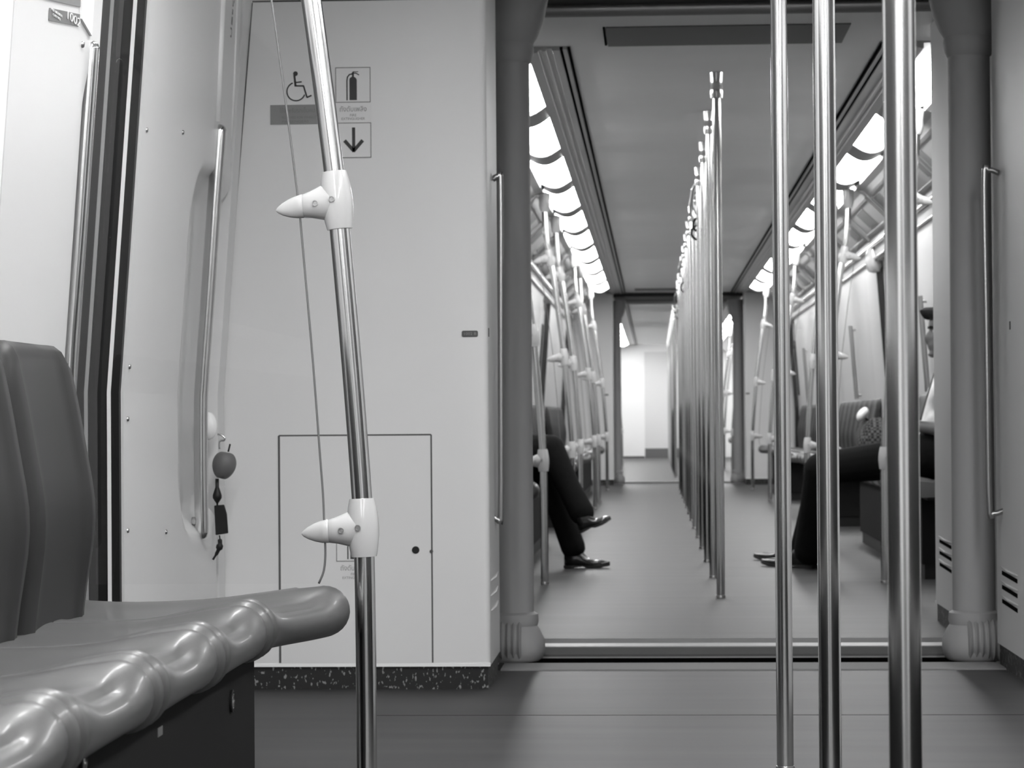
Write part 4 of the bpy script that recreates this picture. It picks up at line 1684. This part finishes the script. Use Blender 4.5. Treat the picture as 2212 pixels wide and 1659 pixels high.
def add_head(bm, c, f, h):
    rows, f, side = head_mesh(c, f, h)
    V = [[bm.verts.new(p) for p in r_] for r_ in rows]
    n = len(V[0])
    for a, b in zip(V, V[1:]):
        for k_ in range(n):
            bm.faces.new((a[k_], a[(k_ + 1) % n], b[(k_ + 1) % n], b[k_]))
    bm.faces.new(V[0][::-1]); bm.faces.new(V[-1])
    for sg in (-1, 1):                          # ears
        ctr = Vector(c) + (f * -0.04 + side * sg * 0.352 + Vector((0, 0, -0.07))) * h
        n2 = 12
        rings = []
        for rr, dd in ((0.02, 0.03), (0.10, 0.022), (0.115, 0.0), (0.07, -0.02)):
            rings.append([bm.verts.new(ctr + (f * math.cos(2 * math.pi * k_ / n2) * rr * 0.6 + Vector((0, 0, 1)) * math.sin(2 * math.pi * k_ / n2) * rr + side * sg * dd) * h) for k_ in range(n2)])
        for a, b in zip(rings, rings[1:]):
            for k_ in range(n2):
                bm.faces.new((a[k_], a[(k_ + 1) % n2], b[(k_ + 1) % n2], b[k_]))
    return f, side


def add_eyes(parent, c, f, h):
    f = Vector(f).normalized()
    side = Vector((-f.y, f.x, 0))
    for sg in (-1, 1):
        bm = bmesh.new()
        p = Vector(c) + (f * 0.272 + side * sg * 0.145 + Vector((0, 0, -0.005))) * h
        bmesh.ops.create_uvsphere(bm, u_segments=14, v_segments=10, radius=0.050 * h, matrix=Matrix.Translation(p))
        ey = obj('eye', bm, M['eye'], parent, smooth='all')
        bm = bmesh.new()
        bmesh.ops.create_uvsphere(bm, u_segments=12, v_segments=8, radius=0.026 * h, matrix=Matrix.Translation(p + (f * 0.031) * h))
        obj('iris', bm, M['iris'], parent, smooth='all')
        bm = bmesh.new()
        pts = [Vector(c) + (f * fx + side * sg * sx + Vector((0, 0, z))) * h for fx, sx, z in ((0.375, 0.06, 0.062), (0.36, 0.15, 0.085), (0.29, 0.25, 0.065))]
        tube(bm, pts, [0.012 * h, 0.022 * h, 0.008 * h], 8)
        obj('eyebrow', bm, M['hair'], parent, smooth='all')


def hair_mesh(c, f, h, tuft):
    """cap of short hair with a swept-up fringe"""
    f = Vector(f).normalized()
    side = Vector((-f.y, f.x, 0))
    bm = bmesh.new()
    rows = []
    n, k = 30, 12
    for i in range(k + 1):
        t = i / k
        row = []
        for j in range(n):
            a = 2 * math.pi * j / n
            cf = math.cos(a)
            low = 0.72 if cf > 0.50 else (0.72 - (0.50 - cf) * 0.55 if cf > 0.0 else 0.445 - 0.16 * sstep(0.0, 0.8, -cf))
            u = low + (1.06 - low) * t
            rad = max(0.0, 1 - max(0.0, (u - 0.55) / 0.51) ** 2.6) ** 0.5 if u > 0.55 else 1.0
            fr, bk, hw = 0.408 * rad, 0.525 * rad, 0.392 * rad
            lift = tuft * max(0, cf) ** 3 * math.sin(math.pi * min(1, t * 1.25 + 0.12)) if t < 0.75 else 0
            x = (fr if cf > 0 else bk) * cf + lift
            y = hw * math.sin(a)
            wob = 0.012 * math.sin(j * 5.1 + i * 2.3)
            row.append(Vector(c) + (f * (x + wob) + side * y + Vector((0, 0, u - 0.5 + wob + lift * 0.45))) * h)
        rows.append(row + row[:1])
    V = grid(bm, rows)
    bmesh.ops.remove_doubles(bm, verts=bm.verts[:], dist=1e-5)
    top = [v for v in bm.verts]
    return bm


def shoe_mesh(heel, toe, w=0.042, pointed=0.0, up=Vector((0, 0, 1))):
    """low shoe from heel to toe: sole outline lofted up to the ankle"""
    heel, toe = Vector(heel), Vector(toe)
    f = (toe - heel)
    L = f.length
    f.normalize()
    side = up.cross(f).normalized()
    upv = f.cross(side).normalized()
    bm = bmesh.new()
    rows = []
    for i in range(15):
        t = i / 14
        wd = w * (0.72 + 0.28 * sstep(0.0, 0.2, t)) * (1 - 0.12 * math.exp(-((t - 0.38) / 0.14) ** 2)) * math.sqrt(max(0.02, 1 - max(0, (t - 0.70) / 0.30) ** (2.2 - 0.9 * pointed)))
        if t < 0.1:
            wd *= math.sqrt(max(0.03, 1 - ((0.1 - t) / 0.1) ** 2))
        ht = 0.078 * (1 - sstep(0.22, 0.62, t)) + 0.040 - 0.018 * sstep(0.75, 1.0, t)
        spring = 0.010 * sstep(0.72, 1.0, t)
        row = []
        for j in range(13):
            a = math.pi * j / 12
            row.append(heel + f * (L * t) + side * (math.cos(a) * wd) + upv * (spring + 0.012 + (ht - 0.012) * math.sin(a) ** 0.75))
        rows.append(row)
    V = grid(bm, rows)
    bm.faces.new(V[0]); bm.faces.new(V[-1][::-1])
    for a, b in zip(V, V[1:]):
        bm.faces.new((a[0], a[-1], b[-1], b[0]))
    return bm, (heel, f, side, upv, L, w, pointed)


def sole_mesh(info):
    heel, f, side, upv, L, w, pointed = info
    bm = bmesh.new()
    a, b = [], []
    out = []
    for sg in (1, -1):
        rng = range(13) if sg > 0 else range(12, -1, -1)
        for i in rng:
            t = i / 12
            wd = (w + 0.003) * (0.75 + 0.25 * sstep(0, 0.2, t)) * (1 - 0.14 * math.exp(-((t - 0.38) / 0.14) ** 2)) * math.sqrt(max(0.02, 1 - max(0, (t - 0.70) / 0.305) ** (2.2 - 0.9 * pointed)))
            spring = 0.010 * sstep(0.72, 1.0, t)
            arch = 0.010 * math.exp(-((t - 0.36) / 0.10) ** 2)
            out.append((heel + f * (L * t * 1.01 - 0.002) + side * (sg * wd), spring, arch))
    A = [bm.verts.new(p + upv * (s_ + ar)) for p, s_, ar in out]
    B = [bm.verts.new(p + upv * (s_ + 0.014)) for p, s_, ar in out]
    bm.faces.new(A); bm.faces.new(B[::-1])
    n = len(A)
    for i in range(n):
        bm.faces.new((A[i], A[(i + 1) % n], B[(i + 1) % n], B[i]))
    return bm


def add_hand(bm, wrist, direction, palm_n, curl, sg):
    """palm and five separate bent fingers of different lengths, thumb from the side of the palm"""
    d = Vector(direction).normalized()
    nrm = Vector(palm_n); nrm = (nrm - d * nrm.dot(d)).normalized()
    sd = d.cross(nrm).normalized() * sg
    w = Vector(wrist)
    for off in (-0.024, -0.008, 0.008, 0.024):
        capsule(bm, w + d * 0.012 + sd * off * 0.7, w + d * 0.082 + sd * off, 0.0145, 0.0125)
    for i, (off, ln) in enumerate(((0.031, 0.070), (0.0105, 0.080), (-0.0105, 0.074), (-0.031, 0.058))):
        p = w + d * (0.084 - 0.004 * abs(i - 1)) + sd * off
        dirv = (d + sd * off * 3.0).normalized()
        for j in range(3):
            dirv = (dirv * math.cos(curl[j]) + nrm * math.sin(curl[j])).normalized()
            q = p + dirv * (ln * (0.44, 0.32, 0.24)[j])
            capsule(bm, p, q, 0.0090 - 0.0006 * j, 0.0084 - 0.0006 * j)
            p = q
    p = w + d * 0.030 + sd * 0.026
    dirv = (d * 0.75 + sd * 0.60 + nrm * 0.35).normalized()
    for j, ln in enumerate((0.036, 0.026)):
        q = p + dirv * ln
        capsule(bm, p, q, 0.0115 - 0.001 * j, 0.0100 - 0.001 * j)
        p = q
        dirv = (dirv + d * 0.35 + nrm * 0.2).normalized()


def person(name_label, J, face, head_c, head_h, shirt, sleeve_short, tuft, feet, collar=True, tie=None, flare=1.0):
    """J: joints of the seated pose (world); feet: (heel, toe) pairs with side key"""
    root = empty('person', (J['pelvis'][0], J['pelvis'][1], 0.0), name_label, 'person')
    inv = -Vector(root.location)
    off = lambda p: Vector(p) + inv
    P = {k_: off(v) for k_, v in J.items()}
    hc_ = off(head_c)
    f_ = Vector(face).normalized()
    across = Vector((-f_.y, f_.x, 0))
    mid = lambda a, b, t: lerp(P[a], P[b], t)
    waist = mid('pelvis', 'chest', 0.5)

    def trunk(bm, g):
        """hips, waist, ribs and shoulders as broad flattened rolls"""
        for c, hw, r_ in ((P['pelvis'], 0.075, 0.108), (waist, 0.062, 0.098), (P['chest'], 0.075, 0.108), (mid('chest', 'neck', 0.42), 0.085, 0.085)):
            capsule(bm, c - across * hw, c + across * hw, r_ + g, r_ + g)
        capsule(bm, P['pelvis'], waist, 0.118 + g, 0.112 + g)
        capsule(bm, waist, P['chest'], 0.110 + g, 0.116 + g)
        capsule(bm, P['chest'], mid('chest', 'neck', 0.55), 0.112 + g, 0.085 + g)
        for sd in 'ab':
            capsule(bm, mid('chest', 'neck', 0.62), P['sh' + sd], 0.060 + g, 0.056 + g)
            capsule(bm, mid('chest', 'neck', 0.85), P['sh' + sd], 0.042 + g * 0.6, 0.046 + g)

    bm = bmesh.new()
    trunk(bm, 0.0)
    capsule(bm, mid('chest', 'neck', 0.7), lerp(P['neck'], hc_, 0.6), 0.058, 0.056)
    for k_, sd in enumerate('ab'):
        capsule(bm, P['sh' + sd], P['el' + sd], 0.050, 0.040)
        fa = mid('el' + sd, 'wr' + sd, 0.3)
        capsule(bm, P['el' + sd], fa, 0.039, 0.041)
        capsule(bm, fa, P['wr' + sd], 0.041, 0.027)
        add_hand(bm, P['wr' + sd], J['hd' + sd], (0, 0, -1), (0.30, 0.45, 0.35), 1 if sd == 'a' else -1)
        capsule(bm, P['hip' + sd], P['kn' + sd], 0.086, 0.056)
        ca = mid('kn' + sd, 'an' + sd, 0.32)
        capsule(bm, P['kn' + sd], ca, 0.054, 0.054)
        capsule(bm, ca, P['an' + sd], 0.054, 0.036)
    add_head(bm, hc_, face, head_h)
    body = fuse('body', bm, root, M['skin'], 0.0045, 3)
    add_eyes(body, off(head_c), face, head_h)
    hb = hair_mesh(off(head_c), face, head_h, tuft)
    obj('hair', hb, M['hair'], root, smooth='all')
    # shirt over the trunk and the sleeves
    bm = bmesh.new()
    trunk(bm, 0.016)
    capsule(bm, mid('chest', 'neck', 0.7), mid('chest', 'neck', 1.05), 0.075, 0.066)
    for sd in 'ab':
        cuff = mid('sh' + sd, 'el' + sd, 0.74)
        capsule(bm, P['sh' + sd], cuff, 0.066, 0.062)
        if not sleeve_short:
            capsule(bm, cuff, P['el' + sd], 0.062, 0.056)
            capsule(bm, P['el' + sd], mid('el' + sd, 'wr' + sd, 0.84), 0.056, 0.040)
    fuse('shirt', bm, root, shirt, 0.008, 14)
    # trousers
    bm = bmesh.new()
    for c, hw, r_ in ((P['pelvis'], 0.080, 0.128), (lerp(P['pelvis'], waist, 0.45), 0.070, 0.124)):
        capsule(bm, c - across * hw, c + across * hw, r_, r_)
    for sd in 'ab':
        capsule(bm, P['pelvis'], P['hip' + sd], 0.122, 0.108)
        capsule(bm, P['hip' + sd], P['kn' + sd], 0.106, 0.078)
        sn = mid('kn' + sd, 'an' + sd, 0.55)
        capsule(bm, P['kn' + sd], sn, 0.077, 0.068 * flare)
        capsule(bm, sn, mid('kn' + sd, 'an' + sd, 0.93), 0.068 * flare, 0.072 * flare)
    fuse('trousers', bm, root, M['trousers'], 0.008, 5)
    for heel, toe, pt, upv in feet:
        bm, info = shoe_mesh(off(heel), off(toe), 0.044, pt, Vector(upv))
        sh = obj('shoe', bm, M['shoe'], root, smooth='all')
        obj('sole', sole_mesh(info), M['sole'], sh)
    if tie:
        bm = bmesh.new()
        path = smooth_path([off(p) for p in tie], 4)
        n = len(path)
        tube(bm, path, [0.020 + 0.020 * i / n for i in range(n)], 8, flat=(1.0, 0.16))
        obj('tie', bm, M['tie'], root, smooth='all')
    return root


# man on the right bench, facing the aisle, feet forward
Y1 = 12.45
def wp(px, py, y):
    return at_y(px, py, y)
chin, crown = wp(2010, 772, Y1), wp(2010, 660, Y1)
HH = 0.25
hx = wp(1992, 738, Y1).x + 0.50 * HH
hc = Vector((hx, Y1, chin.z + 0.5 * HH))
J = dict(pelvis=Vector((1.37, Y1, 0.57)), chest=Vector((1.435, Y1, 0.84)), neck=Vector((hx + 0.035, Y1, chin.z - 0.035)),
         sha=Vector((1.445, Y1 - 0.18, 0.925)), shb=Vector((1.445, Y1 + 0.18, 0.925)),
         ela=Vector((1.44, Y1 - 0.25, 0.685)), elb=Vector((1.44, Y1 + 0.25, 0.69)),
         wra=Vector((1.25, Y1 - 0.13, 0.705)), wrb=Vector((1.25, Y1 + 0.11, 0.705)),
         hda=Vector((-0.5, 0.8, -0.05)), hdb=Vector((-0.5, -0.8, -0.05)),
         hipa=Vector((1.29, Y1 - 0.09, 0.565)), hipb=Vector((1.29, Y1 + 0.09, 0.565)))
kn_a, kn_b = wp(1772, 1012, 12.55), wp(1778, 1012, 12.85)
an_a, an_b = wp(1748, 1200, 12.83), wp(1740, 1190, 13.22)
J.update(kna=kn_a, knb=kn_b, ana=an_a, anb=an_b)
ta, ha = at_z(1646, 1221, 0.002), at_z(1764, 1227, 0.002)
tb, hb_ = at_z(1630, 1208, 0.002), at_z(1745, 1214, 0.002)
person('man in white shirt and black trousers seated at right, profile half hidden by the gangway', J, (-1, 0, 0), hc, HH, M['shirt'], True, 0.17,
       ((ha, ta, 0.9, (0, 0, 1)), (hb_, tb, 0.9, (0, 0, 1))), tie=[wp(2018, 806, Y1 - 0.14), wp(2007, 842, Y1 - 0.15), wp(1998, 870, Y1 - 0.15), wp(1988, 905, Y1 - 0.14)], flare=1.12)

# passenger on the left bench with crossed legs
Y2 = 12.95
kn_c, kn_d = wp(1172, 998, Y2 + 0.08), wp(1188, 972, Y2 - 0.06)
an_c, an_d = wp(1243, 1196, Y2 + 0.05), wp(1262, 1118, Y2 - 0.16)
J = dict(pelvis=Vector((-0.80, Y2, 0.57)), chest=Vector((-0.85, Y2, 0.87)), neck=Vector((-0.85, Y2, 1.07)),
         sha=Vector((-0.86, Y2 + 0.19, 0.985)), shb=Vector((-0.86, Y2 - 0.19, 0.985)),
         ela=Vector((-0.88, Y2 + 0.26, 0.73)), elb=Vector((-0.88, Y2 - 0.26, 0.73)),
         wra=Vector((-0.76, Y2 + 0.09, 0.755)), wrb=Vector((-0.76, Y2 - 0.09, 0.755)),
         hda=Vector((0.45, -0.8, -0.05)), hdb=Vector((0.45, 0.8, -0.05)),
         hipa=Vector((-0.76, Y2 + 0.10, 0.572)), hipb=Vector((-0.76, Y2 - 0.10, 0.575)), kna=kn_c, knb=kn_d, ana=an_c, anb=an_d)
he_c, to_c = at_z(1218, 1228, 0.002), at_z(1317, 1228, 0.002)
he_c.y = to_c.y = Y2 + 0.05
he_d, to_d = wp(1254, 1152, Y2 - 0.17), wp(1322, 1126, Y2 - 0.19)
person('person in black trousers seated at left with crossed legs, hidden by gangway tube', J, (1, 0, 0), Vector((-0.82, Y2, 1.20)), 0.235, M['greyshirt'], False, 0.03,
       ((he_c, to_c, 0.1, (0, 0, 1)), (he_d, to_d, 0.1, (-0.3, 0, 1))), flare=0.88)

# checked bag with a white cloth on it, on the far part of that bench
bg = empty('checked_bag', (1.30, 15.15, 0.45), 'dark checked bag with white cloth on top, on the bench beyond the seated man', 'bag')
bm = bmesh.new()
rows = []
for i in range(11):
    t = i / 10
    z = 0.005 + 0.285 * t
    k_ = math.sin(math.pi * (0.12 + 0.80 * t)) ** 0.45
    rows.append([(0.125 * k_ * math.copysign(abs(math.cos(a)) ** 0.6, math.cos(a)), 0.17 * k_ * math.copysign(abs(math.sin(a)) ** 0.6, math.sin(a)), z + 0.01 * math.sin(3 * a)) for a in (2 * math.pi * j / 24 for j in range(25))])
V = grid(bm, rows)
bmesh.ops.remove_doubles(bm, verts=bm.verts[:], dist=1e-5)
obj('bag_body', bm, M['checked'], bg, smooth='all')
bm = bmesh.new()
bmesh.ops.create_uvsphere(bm, u_segments=20, v_segments=14, radius=0.04)
for v in bm.verts:
    v.co = Vector((v.co.x * 0.85 - 0.085, v.co.y * 1.2 - 0.03, v.co.z * 1.0 + 0.318)) + Vector((0.006 * math.sin(v.co.z * 60), 0, 0.006 * math.sin(v.co.x * 70)))
obj('cloth_bundle', bm, M['white_cloth'], bg, smooth='all')

# far wall of the third car: cab partition with a recessed door
doors[0] += 1
o = struct(obj('door_%d' % doors[0], box(-0.18, 0.85, THIRD1 - 0.012, THIRD1, 0.0, 2.05), M['cabinet']))
bm = bmesh.new(); bx(bm, -0.18, 0.85, THIRD1 - 0.016, THIRD1 - 0.012, 0.0, 0.18)
obj('kick_plate', bm, M['base_grey'], o)
o = struct(obj('baseboard_front', box(-1.0, -0.19, THIRD1 - 0.012, THIRD1, 0.0, 0.03), M['skirting']))
for s, nm in ((-1, 'baseboard_left'), (1, 'baseboard_right')):
    for y0, y1 in FAR_SOLID:
        struct(obj(nm, box(*(sorted((CX + s * (D0 - 0.004), CX + s * D0))), y0, y1, 0.0, 0.06), M['skirting']))
